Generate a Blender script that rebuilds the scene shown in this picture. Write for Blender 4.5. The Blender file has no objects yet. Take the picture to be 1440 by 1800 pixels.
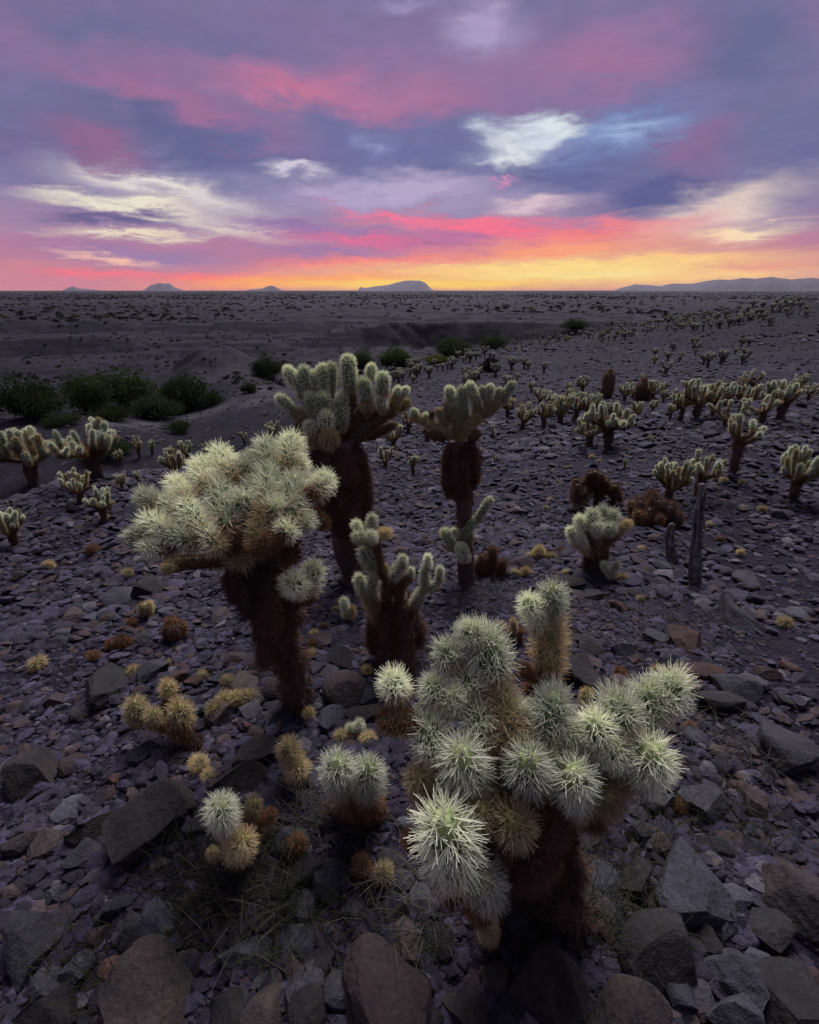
import bpy, math, random
import numpy as np
from mathutils import Vector, Matrix, Quaternion

# ------------------------------------------------------------------ camera / world / sun / exposure
W0, H0, FPX = 1440.0, 1800.0, 900.0          # photograph size and focal length in its pixels
HC = 1.35                                    # tripod height
PITCH = math.atan2(900 - 510.0, FPX)
scene = bpy.context.scene
col = scene.collection
cam_d = bpy.data.cameras.new('camera')
cam_d.sensor_fit = 'VERTICAL'; cam_d.sensor_height = 36.0
cam_d.lens = 36.0 * FPX / H0
cam_d.clip_start = 0.02; cam_d.clip_end = 40000
cam = bpy.data.objects.new('camera', cam_d); col.objects.link(cam)
cam.location = (0, 0, HC); cam.rotation_euler = (math.pi / 2 - PITCH, 0, 0)
scene.camera = cam
scene.view_settings.view_transform = 'Standard'; scene.view_settings.look = 'None'
scene.view_settings.gamma = 1.0; scene.view_settings.use_curve_mapping = False
scene.view_settings.exposure = 0.0
scene.render.engine = 'CYCLES'
scene.cycles.use_denoising = True
scene.cycles.max_bounces = 6; scene.cycles.diffuse_bounces = 3; scene.cycles.glossy_bounces = 2
scene.cycles.transmission_bounces = 4; scene.cycles.volume_bounces = 0; scene.cycles.transparent_max_bounces = 8
scene.cycles.caustics_reflective = False; scene.cycles.caustics_refractive = False

SUN_AZ, SUN_EL = 9.0, 52.0                   # added soft light ahead, raised above the horizon glow to brighten the foreground
SKY_STRENGTH = 1.0

FW = np.array([0, math.cos(PITCH), -math.sin(PITCH)])
UP = np.array([0, math.sin(PITCH), math.cos(PITCH)])
RT = np.array([1.0, 0, 0])
def ray(px, py):
    return FW + RT * ((px - 720) / FPX) + UP * ((900 - py) / FPX)
def azel(px, py):
    d = ray(px, py); return math.atan2(d[0], d[1]), math.atan2(d[2], math.hypot(d[0], d[1]))
def srgb(r, g, b):
    f = lambda c: (c / 12.92 if c <= 0.04045 else ((c + 0.055) / 1.055) ** 2.4)
    return (f(r / 255), f(g / 255), f(b / 255), 1.0)

def build_world():
    w = bpy.data.worlds.new('World'); scene.world = w; w.use_nodes = True
    nt = w.node_tree; N = nt.nodes; L = nt.links; N.clear()
    def math_(op, a, b=None, clamp=False):
        n = N.new('ShaderNodeMath'); n.operation = op; n.use_clamp = clamp
        for i, v in enumerate((a, b)):
            if v is None: continue
            if isinstance(v, (int, float)): n.inputs[i].default_value = v
            else: L.new(v, n.inputs[i])
        return n.outputs[0]
    def mix(fac, a, b, mode='MIX'):
        n = N.new('ShaderNodeMix'); n.data_type = 'RGBA'; n.blend_type = mode; n.clamp_factor = True
        for s, v in ((0, fac), (6, a), (7, b)):
            if isinstance(v, (int, float)): n.inputs[s].default_value = v
            elif isinstance(v, tuple): n.inputs[s].default_value = v
            else: L.new(v, n.inputs[s])
        return n.outputs[2]
    tc = N.new('ShaderNodeTexCoord'); sep = N.new('ShaderNodeSeparateXYZ'); L.new(tc.outputs['Generated'], sep.inputs[0])
    x, y, z = sep.outputs
    az = math_('ARCTAN2', x, y)
    hyp = math_('SQRT', math_('ADD', math_('MULTIPLY', x, x), math_('MULTIPLY', y, y)))
    el = math_('ARCTAN2', z, hyp)
    # cloud-layer coordinates: a flat cloud deck seen in perspective (dir / (z + k)), seamless all round
    zk = math_('ADD', math_('MAXIMUM', z, 0.0), 0.075)
    deck = N.new('ShaderNodeCombineXYZ'); L.new(math_('DIVIDE', x, zk), deck.inputs[0]); L.new(math_('DIVIDE', y, zk), deck.inputs[1])
    def noise(vec, scale, detail=5, rough=0.55, dist=0.0):
        n = N.new('ShaderNodeTexNoise'); n.inputs['Scale'].default_value = scale; n.inputs['Detail'].default_value = detail
        n.inputs['Roughness'].default_value = rough; n.inputs['Distortion'].default_value = dist
        L.new(vec, n.inputs['Vector']); return n
    n1 = noise(deck.outputs[0], 0.75, 6, 0.6, 0.3)
    n2 = noise(deck.outputs[0], 2.2, 6, 0.62, 0.4)
    # streak noise in az/el, stretched sideways
    sv = N.new('ShaderNodeCombineXYZ'); L.new(math_('MULTIPLY', az, 4.2), sv.inputs[0]); L.new(math_('MULTIPLY', el, 12.0), sv.inputs[1])
    n3 = noise(sv.outputs[0], 2.0, 7, 0.6, 0.5)
    def centered(n, k): return math_('MULTIPLY', math_('SUBTRACT', n.outputs['Fac'], 0.5), k)
    # warped az / el used by every cloud bank
    sepc = N.new('ShaderNodeSeparateColor'); L.new(n3.outputs['Color'], sepc.inputs[0])
    sepd = N.new('ShaderNodeSeparateColor'); L.new(n2.outputs['Color'], sepd.inputs[0])
    waz = math_('ADD', az, math_('ADD', math_('MULTIPLY', math_('SUBTRACT', sepc.outputs[0], 0.5), 0.09), math_('MULTIPLY', math_('SUBTRACT', sepd.outputs[0], 0.5), 0.11)))
    rise = math_('MINIMUM', math_('ADD', math_('MULTIPLY', math_('MAXIMUM', el, 0.0), 0.34), 0.012), 0.09)
    wel = math_('ADD', el, math_('MULTIPLY', math_('ADD', math_('SUBTRACT', sepc.outputs[1], 0.5), math_('MULTIPLY', math_('SUBTRACT', sepd.outputs[1], 0.5), 0.9)), rise))
    wv = N.new('ShaderNodeCombineXYZ'); L.new(waz, wv.inputs[0]); L.new(wel, wv.inputs[1])
    # base colour by height above the horizon
    r = N.new('ShaderNodeValToRGB'); cr = r.color_ramp; cr.interpolation = 'EASE'
    L.new(math_('DIVIDE', math_('MAXIMUM', wel, 0.0), math.radians(60)), r.inputs[0])
    stops = [(0.0, (206, 128, 138)), (1.6, (204, 126, 140)), (3.4, (188, 120, 150)), (5.5, (160, 130, 166)), (8.5, (130, 124, 166)),
             (11.5, (102, 106, 154)), (14.5, (116, 106, 154)), (17.5, (138, 108, 156)), (22, (114, 106, 152)), (32, (106, 104, 148)), (60, (102, 104, 146))]
    for i, (e, c) in enumerate(stops):
        s = cr.elements[i] if i < 2 else cr.elements.new(e / 60)
        s.position = e / 60; s.color = srgb(*c)
    c = r.outputs[0]
    # cloud banks: (px, py, half width, half height, tilt deg, sRGB, strength, noise share)
    B = [
        (330, 250, 260, 50, 4, (88, 92, 142), .85, .3), (640, 262, 260, 52, 0, (98, 102, 158), .85, .3), (1150, 335, 150, 62, 0, (84, 88, 142), .95, .3),
        (1000, 305, 150, 40, 0, (92, 96, 150), .8, .3), (820, 190, 160, 30, 0, (122, 105, 158), .5, .4), (170, 50, 220, 90, 0, (100, 100, 146), .85, .3),
        (1310, 70, 150, 150, 0, (92, 98, 146), .95, .3), (400, 70, 220, 60, 0, (108, 102, 150), .8, .4), (1400, 300, 160, 90, 0, (98, 98, 150), .7, .4),
        (20, 250, 160, 90, 0, (110, 98, 148), .6, .4),
        (600, 168, 330, 56, 2, (170, 108, 154), .85, .35), (530, 172, 110, 26, 3, (196, 104, 142), .6, .5), (320, 195, 240, 40, 10, (154, 102, 150), .8, .4),
        (1060, 105, 200, 60, -4, (156, 106, 154), .85, .4), (760, 190, 110, 30, 8, (168, 106, 152), .6, .5), (175, 262, 95, 46, 14, (140, 96, 142), .8, .4),
        (1230, 235, 90, 80, 30, (132, 98, 146), .8, .4), (600, 60, 200, 50, 0, (124, 104, 154), .6, .4),
        (850, 50, 60, 70, 0, (166, 150, 194), .75, .5), (715, 10, 80, 26, 0, (150, 136, 184), .6, .5),
        (1090, 225, 190, 52, -5, (96, 124, 182), .85, .3), (930, 240, 95, 32, -10, (204, 214, 228), .85, .55), (980, 262, 70, 18, -5, (120, 128, 178), .8, .5), (895, 268, 48, 24, 10, (214, 222, 228), .9, .5),
        (975, 215, 60, 22, 0, (214, 224, 232), .8, .5), (1110, 225, 80, 30, 0, (142, 164, 206), .8, .6), (525, 299, 60, 15, 0, (206, 196, 214), .9, .4),
        (660, 262, 40, 20, 0, (132, 138, 188), .5, .5), (720, 338, 190, 36, 0, (180, 164, 200), .85, .4), (600, 345, 120, 22, 0, (176, 158, 198), .6, .5),
        (940, 360, 80, 18, -4, (216, 188, 200), .8, .4), (890, 315, 40, 6, -6, (206, 132, 178), .6, .4),
        (330, 345, 190, 30, 9, (216, 206, 206), .9, .5), (235, 362, 150, 16, 4, (238, 228, 206), .95, .4), (270, 322, 90, 14, 8, (226, 220, 214), .8, .5),
        (400, 398, 150, 18, 8, (224, 210, 200), .85, .5), (240, 412, 150, 9, 0, (240, 224, 196), .9, .4), (200, 384, 135, 12, 0, (104, 94, 142), .95, .25),
        (520, 398, 150, 22, 6, (146, 116, 166), .8, .4), (1260, 372, 160, 44, -14, (224, 204, 194), .9, .5), (1310, 410, 90, 18, -6, (248, 228, 190), .95, .4),
        (1180, 400, 110, 22, -10, (222, 168, 172), .7, .5), (250, 448, 240, 30, 3, (156, 120, 164), .85, .3), (580, 442, 160, 18, 3, (158, 118, 164), .8, .4),
        (850, 398, 200, 22, 3, (244, 112, 140), .95, .5), (640, 405, 90, 10, 4, (160, 116, 166), .8, .4), (560, 415, 150, 12, 6, (156, 116, 166), .8, .4), (800, 412, 90, 8, 2, (178, 106, 156), .8, .5), (690, 385, 100, 14, 10, (240, 116, 150), .8, .5), (680, 425, 200, 14, 2, (226, 108, 146), .8, .5),
        (1010, 415, 190, 20, -4, (240, 122, 130), .85, .5), (760, 428, 120, 12, 0, (170, 104, 154), .6, .4), (960, 445, 330, 26, -3, (252, 158, 116), .9, .45),
        (660, 462, 250, 16, -2, (244, 128, 124), .85, .5), (200, 455, 90, 8, 6, (244, 188, 168), .8, .5), (180, 482, 110, 9, 2, (248, 104, 122), .95, .4),
        (390, 488, 140, 10, 0, (252, 104, 112), .95, .4), (1120, 464, 330, 22, -2, (252, 196, 128), .95, .4), (900, 476, 420, 19, -1, (255, 218, 128), 1., .3),
        (540, 493, 280, 15, -2, (255, 146, 88), .95, .3), (1210, 486, 280, 18, -1, (252, 200, 122), .95, .3), (1010, 484, 260, 10, -2, (255, 224, 132), .95, .4), (760, 499, 320, 14, 0, (255, 204, 84), 1., .2),
        (1330, 470, 160, 12, -2, (236, 150, 130), .6, .5), (60, 495, 200, 16, 0, (208, 120, 140), .8, .3),
    ]
    sn = math_('ADD', math_('MULTIPLY', n3.outputs['Fac'], 0.6), math_('MULTIPLY', n2.outputs['Fac'], 0.4))
    tex = math_('MULTIPLY', math_('SUBTRACT', sn, 0.32), 2.8, True)
    levels = {}
    def level(st, ns):
        k = (.6 if st < .7 else .85 if st < .92 else 1.0, .3 if ns < .35 else .5)
        if k not in levels: levels[k] = math_('MULTIPLY_ADD', tex, 2.0 * k[0] * k[1]); levels[k].node.inputs[2].default_value = 1.75 * k[0] * (1 - k[1] * .6)
        return levels[k]
    for (px, py, sx, sy, rot, rgb, st, ns) in B:
        a0, e0 = azel(px, py); a1, _ = azel(px + sx, py); _, e1 = azel(px, py - sy)
        m = N.new('ShaderNodeMapping'); m.vector_type = 'TEXTURE'
        m.inputs['Location'].default_value = (a0, e0, 0); m.inputs['Rotation'].default_value = (0, 0, math.radians(-rot))
        m.inputs['Scale'].default_value = (abs(a1 - a0) * 1.6, abs(e1 - e0) * 1.6, 1)
        L.new(wv.outputs[0], m.inputs['Vector'])
        g = N.new('ShaderNodeTexGradient'); g.gradient_type = 'QUADRATIC_SPHERE'; L.new(m.outputs[0], g.inputs[0])
        c = mix(math_('MULTIPLY', g.outputs['Fac'], level(st, ns), True), c, srgb(*rgb))
    # soft overall cloud mottling, all round the sky
    c = mix(math_('MULTIPLY', math_('SUBTRACT', n1.outputs['Fac'], 0.3), 0.55, True), c, mix(1.0, c, (0.86, 0.84, 0.9, 1), 'MULTIPLY'))
    nf = noise(deck.outputs[0], 6.5, 8, .66, .15); ns_ = noise(sv.outputs[0], 5.5, 8, .66, .2)
    fine = math_('ADD', math_('MULTIPLY', nf.outputs['Fac'], .22), math_('MULTIPLY', ns_.outputs['Fac'], .24))
    fv = N.new('ShaderNodeCombineXYZ')
    for i in range(3): L.new(math_('ADD', fine, .77), fv.inputs[i])
    c = mix(1.0, c, fv.outputs[0], 'MULTIPLY')
    # away from the sunset the low glow dies down to dusk blue
    cz = math_('DIVIDE', y, hyp)
    back = math_('MULTIPLY', math_('SUBTRACT', 0.45, cz), 0.9, True)
    c = mix(back, c, srgb(112, 106, 136))
    sky = N.new('ShaderNodeTexSky'); sky.sky_type = 'NISHITA'; sky.sun_disc = False
    sky.sun_elevation = math.radians(SUN_EL); sky.sun_rotation = math.radians(SUN_AZ); sky.air_density = 1.5; sky.dust_density = 2.0
    c = mix(0.001, c, sky.outputs[0], 'ADD')
    hs = N.new('ShaderNodeHueSaturation'); hs.inputs['Saturation'].default_value = .91; L.new(c, hs.inputs['Color']); c = mix(math_('MULTIPLY', math_('SUBTRACT', el, .10), 9.0, True), c, hs.outputs[0])
    bg = N.new('ShaderNodeBackground'); L.new(c, bg.inputs[0]); bg.inputs[1].default_value = SKY_STRENGTH
    out = N.new('ShaderNodeOutputWorld'); L.new(bg.outputs[0], out.inputs[0])
    w.cycles.sampling_method = 'MANUAL'; w.cycles.sample_map_resolution = 512
build_world()

sd = bpy.data.lights.new('sun', 'SUN'); sd.energy = 5.0; sd.angle = math.radians(40); sd.color = (0.98, 0.95, 1.0)
sun = bpy.data.objects.new('sun', sd); col.objects.link(sun)
a_, e_ = math.radians(SUN_AZ), math.radians(SUN_EL)
sun_dir = Vector((math.sin(a_) * math.cos(e_), math.cos(a_) * math.cos(e_), math.sin(e_)))
sun.rotation_euler = sun_dir.to_track_quat('Z', 'Y').to_euler(); sun.location = (0, 0, 30)

# ------------------------------------------------------------------ helpers
rng = np.random.default_rng(11); random.seed(11)
def tag(o, label=None, cat=None, group=None, kind=None):
    if label: o['label'] = label
    if cat: o['category'] = cat
    if group: o['group'] = group
    if kind: o['kind'] = kind
    return o
def mesh_np(name, V, F, mats=(), midx=None, smooth=False):
    """V (n,3); F list/array of tris or quads (uniform array) or list of arrays"""
    me = bpy.data.meshes.new(name)
    if isinstance(F, np.ndarray): F = [F]
    F = [f for f in F if len(f)]
    nl = sum(f.size for f in F); nf = sum(len(f) for f in F)
    me.vertices.add(len(V)); me.vertices.foreach_set('co', np.asarray(V, np.float32).ravel())
    me.loops.add(nl); me.polygons.add(nf)
    me.loops.foreach_set('vertex_index', np.concatenate([f.ravel() for f in F]).astype(np.int32))
    tot = np.concatenate([np.full(len(f), f.shape[1]) for f in F])
    st = np.concatenate([[0], np.cumsum(tot)[:-1]])
    me.polygons.foreach_set('loop_start', st.astype(np.int32)); me.polygons.foreach_set('loop_total', tot.astype(np.int32))
    for m in mats: me.materials.append(m)
    if midx is not None: me.polygons.foreach_set('material_index', np.asarray(midx, np.int32))
    me.polygons.foreach_set('use_smooth', np.full(nf, smooth))
    me.update(calc_edges=True); me.validate()
    return me
def link(name, me, parent=None, mw=None):
    o = bpy.data.objects.new(name, me); col.objects.link(o)
    if parent is not None: o.parent = parent
    if mw is not None: o.matrix_basis = mw
    return o
def empty(name, loc):
    o = bpy.data.objects.new(name, None); col.objects.link(o); o.location = loc; o.empty_display_size = .05
    return o

# value noise
_perm = np.random.default_rng(5).random((256, 256))
def vnoise(x, y):
    xi = np.floor(x).astype(int); yi = np.floor(y).astype(int); fx = x - xi; fy = y - yi
    fx = fx * fx * (3 - 2 * fx); fy = fy * fy * (3 - 2 * fy)
    g = lambda a, b: _perm[a & 255, b & 255]
    return (g(xi, yi) * (1 - fx) + g(xi + 1, yi) * fx) * (1 - fy) + (g(xi, yi + 1) * (1 - fx) + g(xi + 1, yi + 1) * fx) * fy - .5
def fbm(x, y, o=4):
    s = 0; a = 1.0
    for i in range(o):
        s = s + a * vnoise(x + 17.3 * i, y - 9.1 * i); x = x * 2.03; y = y * 2.03; a *= .5
    return s

# ------------------------------------------------------------------ materials
def new_mat(name):
    m = bpy.data.materials.new(name); m.use_nodes = True; nt = m.node_tree; nt.nodes.clear()
    return m, nt.nodes, nt.links
def ramp(N, stops, interp='LINEAR'):
    r = N.new('ShaderNodeValToRGB'); r.color_ramp.interpolation = interp
    for i, (p, c) in enumerate(stops):
        e = r.color_ramp.elements[i] if i < 2 else r.color_ramp.elements.new(p)
        e.position = p; e.color = (*c, 1)
    return r
def noise_node(N, L, vec, scale, detail=4, rough=.55):
    n = N.new('ShaderNodeTexNoise'); n.inputs['Scale'].default_value = scale; n.inputs['Detail'].default_value = detail
    n.inputs['Roughness'].default_value = rough
    if vec is not None: L.new(vec, n.inputs['Vector'])
    return n
def mixc(N, L, fac, a, b, mode='MIX'):
    n = N.new('ShaderNodeMix'); n.data_type = 'RGBA'; n.blend_type = mode
    for s, v in ((0, fac), (6, a), (7, b)):
        if isinstance(v, (int, float)): n.inputs[s].default_value = v
        elif isinstance(v, tuple): n.inputs[s].default_value = (*v, 1) if len(v) == 3 else v
        else: L.new(v, n.inputs[s])
    return n.outputs[2]
def principled(N, L, colour, rough=.9, normal=None, spec=.25):
    p = N.new('ShaderNodeBsdfPrincipled'); out = N.new('ShaderNodeOutputMaterial'); L.new(p.outputs[0], out.inputs[0])
    p.inputs['Roughness'].default_value = rough; p.inputs['Specular IOR Level'].default_value = spec
    if isinstance(colour, tuple): p.inputs['Base Color'].default_value = (*colour, 1)
    else: L.new(colour, p.inputs['Base Color'])
    if normal is not None: L.new(normal, p.inputs['Normal'])
    return p
def bump(N, L, h, strength, dist):
    b = N.new('ShaderNodeBump'); b.inputs['Strength'].default_value = strength; b.inputs['Distance'].default_value = dist
    L.new(h, b.inputs['Height']); return b.outputs[0]

def mat_spine(name, young, old, trans=.45, grad=(0.0, .45)):
    """spines: papery, light passes through them; older (browner) towards the joint's base"""
    m, N, L = new_mat(name)
    tc = N.new('ShaderNodeTexCoord'); oi = N.new('ShaderNodeObjectInfo')
    sp = N.new('ShaderNodeSeparateXYZ'); L.new(tc.outputs['Generated'], sp.inputs[0])
    mr = N.new('ShaderNodeMapRange'); mr.interpolation_type = 'SMOOTHSTEP'
    mr.inputs[1].default_value = grad[0]; mr.inputs[2].default_value = grad[1]; L.new(sp.outputs[2], mr.inputs[0])
    c = mixc(N, L, mr.outputs[0], old, young)
    hs = N.new('ShaderNodeHueSaturation'); L.new(c, hs.inputs['Color'])
    mv = N.new('ShaderNodeMapRange'); mv.inputs[3].default_value = .66; mv.inputs[4].default_value = 1.12; L.new(oi.outputs['Random'], mv.inputs[0]); L.new(mv.outputs[0], hs.inputs['Value'])
    d = N.new('ShaderNodeBsdfDiffuse'); t = N.new('ShaderNodeBsdfTranslucent'); mx = N.new('ShaderNodeMixShader')
    L.new(hs.outputs[0], d.inputs[0]); L.new(hs.outputs[0], t.inputs[0]); mx.inputs[0].default_value = trans
    L.new(d.outputs[0], mx.inputs[1]); L.new(t.outputs[0], mx.inputs[2])
    out = N.new('ShaderNodeOutputMaterial'); L.new(mx.outputs[0], out.inputs[0])
    return m
def mat_flesh(name, c1, c2, tip):
    m, N, L = new_mat(name)
    tc = N.new('ShaderNodeTexCoord'); sp = N.new('ShaderNodeSeparateXYZ'); L.new(tc.outputs['Generated'], sp.inputs[0])
    n = noise_node(N, L, tc.outputs['Object'], 6, 4)
    r = ramp(N, [(.3, c1), (.7, c2)]); L.new(n.outputs['Fac'], r.inputs[0])
    mr = N.new('ShaderNodeMapRange'); mr.inputs[1].default_value = .78; mr.inputs[2].default_value = 1.0; L.new(sp.outputs[2], mr.inputs[0])
    principled(N, L, mixc(N, L, mr.outputs[0], r.outputs[0], tip), .65)
    return m
M = {}
M['spine0'] = mat_spine('spines_pale', (.92, .93, .72), (.60, .45, .27), .32, (0, .45))
M['spine1'] = mat_spine('spines_gold', (.70, .58, .34), (.46, .27, .13), .35)
M['spine2'] = mat_spine('spines_orange', (.31, .165, .085), (.17, .085, .05), .32)
M['spine3'] = mat_spine('spines_dark', (.21, .125, .095), (.13, .082, .07), .3)
M['flesh0'] = mat_flesh('flesh_green', (.055, .095, .04), (.10, .15, .065), (.34, .42, .16))
M['flesh1'] = mat_flesh('flesh_olive', (.10, .12, .05), (.17, .17, .07), (.30, .30, .10))
M['flesh2'] = mat_flesh('flesh_brown', (.045, .05, .026), (.075, .065, .036), (.12, .09, .04))
M['flesh3'] = mat_flesh('flesh_dead', (.05, .036, .032), (.11, .076, .062), (.09, .06, .05))

def mat_rock(name, by_random=False):
    m, N, L = new_mat(name)
    tc = N.new('ShaderNodeTexCoord'); oi = N.new('ShaderNodeObjectInfo'); geo = N.new('ShaderNodeNewGeometry')
    if by_random:
        r = ramp(N, [(0, (.0145, .0115, .0215)), (.25, (.030, .0245, .0455)), (.5, (.0225, .0172, .029)), (.7, (.043, .0355, .062)), (.84, (.042, .028, .029)), (.92, (.034, .020, .020)), (.96, (.078, .071, .082))], 'CONSTANT')
        L.new(oi.outputs['Random'], r.inputs[0]); base = r.outputs[0]
    else: base = oi.outputs['Color']
    pos = geo.outputs['Position']
    n1 = noise_node(N, L, pos, 9 if not by_random else 14, 5, .6); n2 = noise_node(N, L, pos, 70, 3, .6); n3 = noise_node(N, L, pos, 240, 2, .6)
    r1 = ramp(N, [(.32, (.62, .60, .62)), (.68, (1.28, 1.24, 1.2))]); L.new(n1.outputs['Fac'], r1.inputs[0])
    c = mixc(N, L, 1.0, base, r1.outputs[0], 'MULTIPLY')
    r2 = ramp(N, [(.36, (.62, .62, .64)), (.5, (1, 1, 1)), (.66, (1.45, 1.4, 1.35))]); L.new(n2.outputs['Fac'], r2.inputs[0])
    c = mixc(N, L, .7, c, mixc(N, L, 1.0, c, r2.outputs[0], 'MULTIPLY'))
    if not by_random:   # lichen and caliche blotches
        n4 = noise_node(N, L, pos, 5.5, 7, .72); r4 = ramp(N, [(.60, (0, 0, 0)), (.68, (1, 1, 1))]); L.new(n4.outputs['Fac'], r4.inputs[0])
        f = N.new('ShaderNodeMath'); f.operation = 'MULTIPLY'; f.inputs[1].default_value = .35; L.new(r4.outputs[0], f.inputs[0])
        c = mixc(N, L, f.outputs[0], c, (.07, .065, .065))
    ad = N.new('ShaderNodeMath'); ad.operation = 'MULTIPLY_ADD'; ad.inputs[1].default_value = .45; L.new(n3.outputs['Fac'], ad.inputs[0]); L.new(n2.outputs['Fac'], ad.inputs[2])
    principled(N, L, c, .88, bump(N, L, ad.outputs[0], .55, .012), .3)
    return m
M['rock'] = mat_rock('rock'); M['gravel'] = mat_rock('gravel', True)

def mat_ground():
    m, N, L = new_mat('desert_soil')
    geo = N.new('ShaderNodeNewGeometry'); pos = geo.outputs['Position']
    big = noise_node(N, L, pos, .035, 6, .6); mid = noise_node(N, L, pos, .9, 6, .65); fine = noise_node(N, L, pos, 18, 6, .7); peb = N.new('ShaderNodeTexVoronoi')
    peb.inputs['Scale'].default_value = 34; L.new(pos, peb.inputs['Vector'])
    r = ramp(N, [(.3, (.0125, .0096, .0192)), (.5, (.024, .0182, .0342)), (.72, (.041, .032, .053))]); L.new(mid.outputs['Fac'], r.inputs[0])
    rf = ramp(N, [(.3, (.55, .55, .57)), (.7, (1.4, 1.36, 1.34))]); L.new(fine.outputs['Fac'], rf.inputs[0])
    c = mixc(N, L, 1.0, r.outputs[0], rf.outputs[0], 'MULTIPLY')
    pc = N.new('ShaderNodeHueSaturation'); L.new(peb.outputs['Color'], pc.inputs['Color']); pc.inputs['Saturation'].default_value = .12
    c = mixc(N, L, .35, c, mixc(N, L, 1.0, c, pc.outputs[0], 'MULTIPLY'))
    # pale silt on the wash floor and bare clay banks: large patches of paler, greyer soil
    rb = ramp(N, [(.42, (.78, .78, .82)), (.62, (1.3, 1.22, 1.2))]); L.new(big.outputs['Fac'], rb.inputs[0])
    c = mixc(N, L, 1.0, c, rb.outputs[0], 'MULTIPLY')
    pat = noise_node(N, L, pos, .22, 8, .7); rp = ramp(N, [(.36, (.55, .54, .58)), (.52, (1, 1, 1)), (.66, (1.5, 1.42, 1.42))]); L.new(pat.outputs['Fac'], rp.inputs[0])
    c = mixc(N, L, 1.0, c, rp.outputs[0], 'MULTIPLY')
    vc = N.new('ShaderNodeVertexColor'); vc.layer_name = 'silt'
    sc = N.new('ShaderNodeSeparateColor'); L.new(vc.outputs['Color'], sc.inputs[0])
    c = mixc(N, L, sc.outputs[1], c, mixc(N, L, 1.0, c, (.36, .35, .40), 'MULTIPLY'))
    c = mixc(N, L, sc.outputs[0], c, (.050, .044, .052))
    ad = N.new('ShaderNodeMath'); ad.operation = 'MULTIPLY_ADD'; ad.inputs[1].default_value = 1.0; L.new(fine.outputs['Fac'], ad.inputs[0]); L.new(peb.outputs['Distance'], ad.inputs[2])
    rel = noise_node(N, L, pos, 1.3, 9, .72); b1 = N.new('ShaderNodeBump'); b1.inputs['Strength'].default_value = .55; b1.inputs['Distance'].default_value = .35; L.new(rel.outputs['Fac'], b1.inputs['Height'])
    b2 = N.new('ShaderNodeBump'); b2.inputs['Strength'].default_value = .6; b2.inputs['Distance'].default_value = .02; L.new(ad.outputs[0], b2.inputs['Height']); L.new(b1.outputs[0], b2.inputs['Normal'])
    principled(N, L, c, .95, b2.outputs[0], .15)
    return m
M['ground'] = mat_ground()
def mat_simple(name, a, b, scale, rough=.9, trans=0.0, rnd=.25):
    m, N, L = new_mat(name)
    geo = N.new('ShaderNodeNewGeometry'); oi = N.new('ShaderNodeObjectInfo')
    n = noise_node(N, L, geo.outputs['Position'], scale, 5, .65)
    r = ramp(N, [(.32, a), (.68, b)]); L.new(n.outputs['Fac'], r.inputs[0])
    hs = N.new('ShaderNodeHueSaturation'); L.new(r.outputs[0], hs.inputs['Color'])
    mv = N.new('ShaderNodeMapRange'); mv.inputs[3].default_value = 1 - rnd; mv.inputs[4].default_value = 1 + rnd; L.new(oi.outputs['Random'], mv.inputs[0]); L.new(mv.outputs[0], hs.inputs['Value'])
    if trans:
        d = N.new('ShaderNodeBsdfDiffuse'); t = N.new('ShaderNodeBsdfTranslucent'); mx = N.new('ShaderNodeMixShader'); mx.inputs[0].default_value = trans
        L.new(hs.outputs[0], d.inputs[0]); L.new(hs.outputs[0], t.inputs[0]); L.new(d.outputs[0], mx.inputs[1]); L.new(t.outputs[0], mx.inputs[2])
        out = N.new('ShaderNodeOutputMaterial'); L.new(mx.outputs[0], out.inputs[0])
    else: principled(N, L, hs.outputs[0], rough, None, .2)
    return m
M['leaf'] = mat_simple('leaf_dark', (.020, .031, .014), (.044, .062, .026), 1.2, trans=.3)
M['leaf2'] = mat_simple('leaf_bright', (.032, .052, .016), (.055, .08, .026), 1.2, trans=.3)
M['leaf3'] = mat_simple('leaf_yellow', (.08, .095, .024), (.12, .13, .04), 1.2, trans=.3)
M['bark'] = mat_simple('bark', (.05, .04, .035), (.09, .075, .065), 8)
M['scrub'] = mat_simple('scrub', (.019, .021, .016), (.036, .036, .026), .8)
M['scrubpale'] = mat_simple('scrub_pale', (.20, .195, .135), (.30, .29, .195), 3)
M['scrubdry'] = mat_simple('scrub_dry', (.07, .066, .045), (.12, .11, .075), 3)
M['straw'] = mat_simple('dry_grass', (.075, .066, .052), (.13, .115, .088), 6, trans=.3)
M['grass'] = mat_simple('dark_grass', (.022, .025, .014), (.045, .045, .026), 6, trans=.3)
M['deadwood'] = mat_simple('dead_wood', (.04, .034, .033), (.24, .215, .20), 26)
M['mountain'] = mat_simple('mountain_rock', (.05, .042, .065), (.085, .07, .10), .004)
M['barrel'] = mat_simple('barrel_skin', (.06, .055, .035), (.10, .075, .045), 9)

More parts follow.
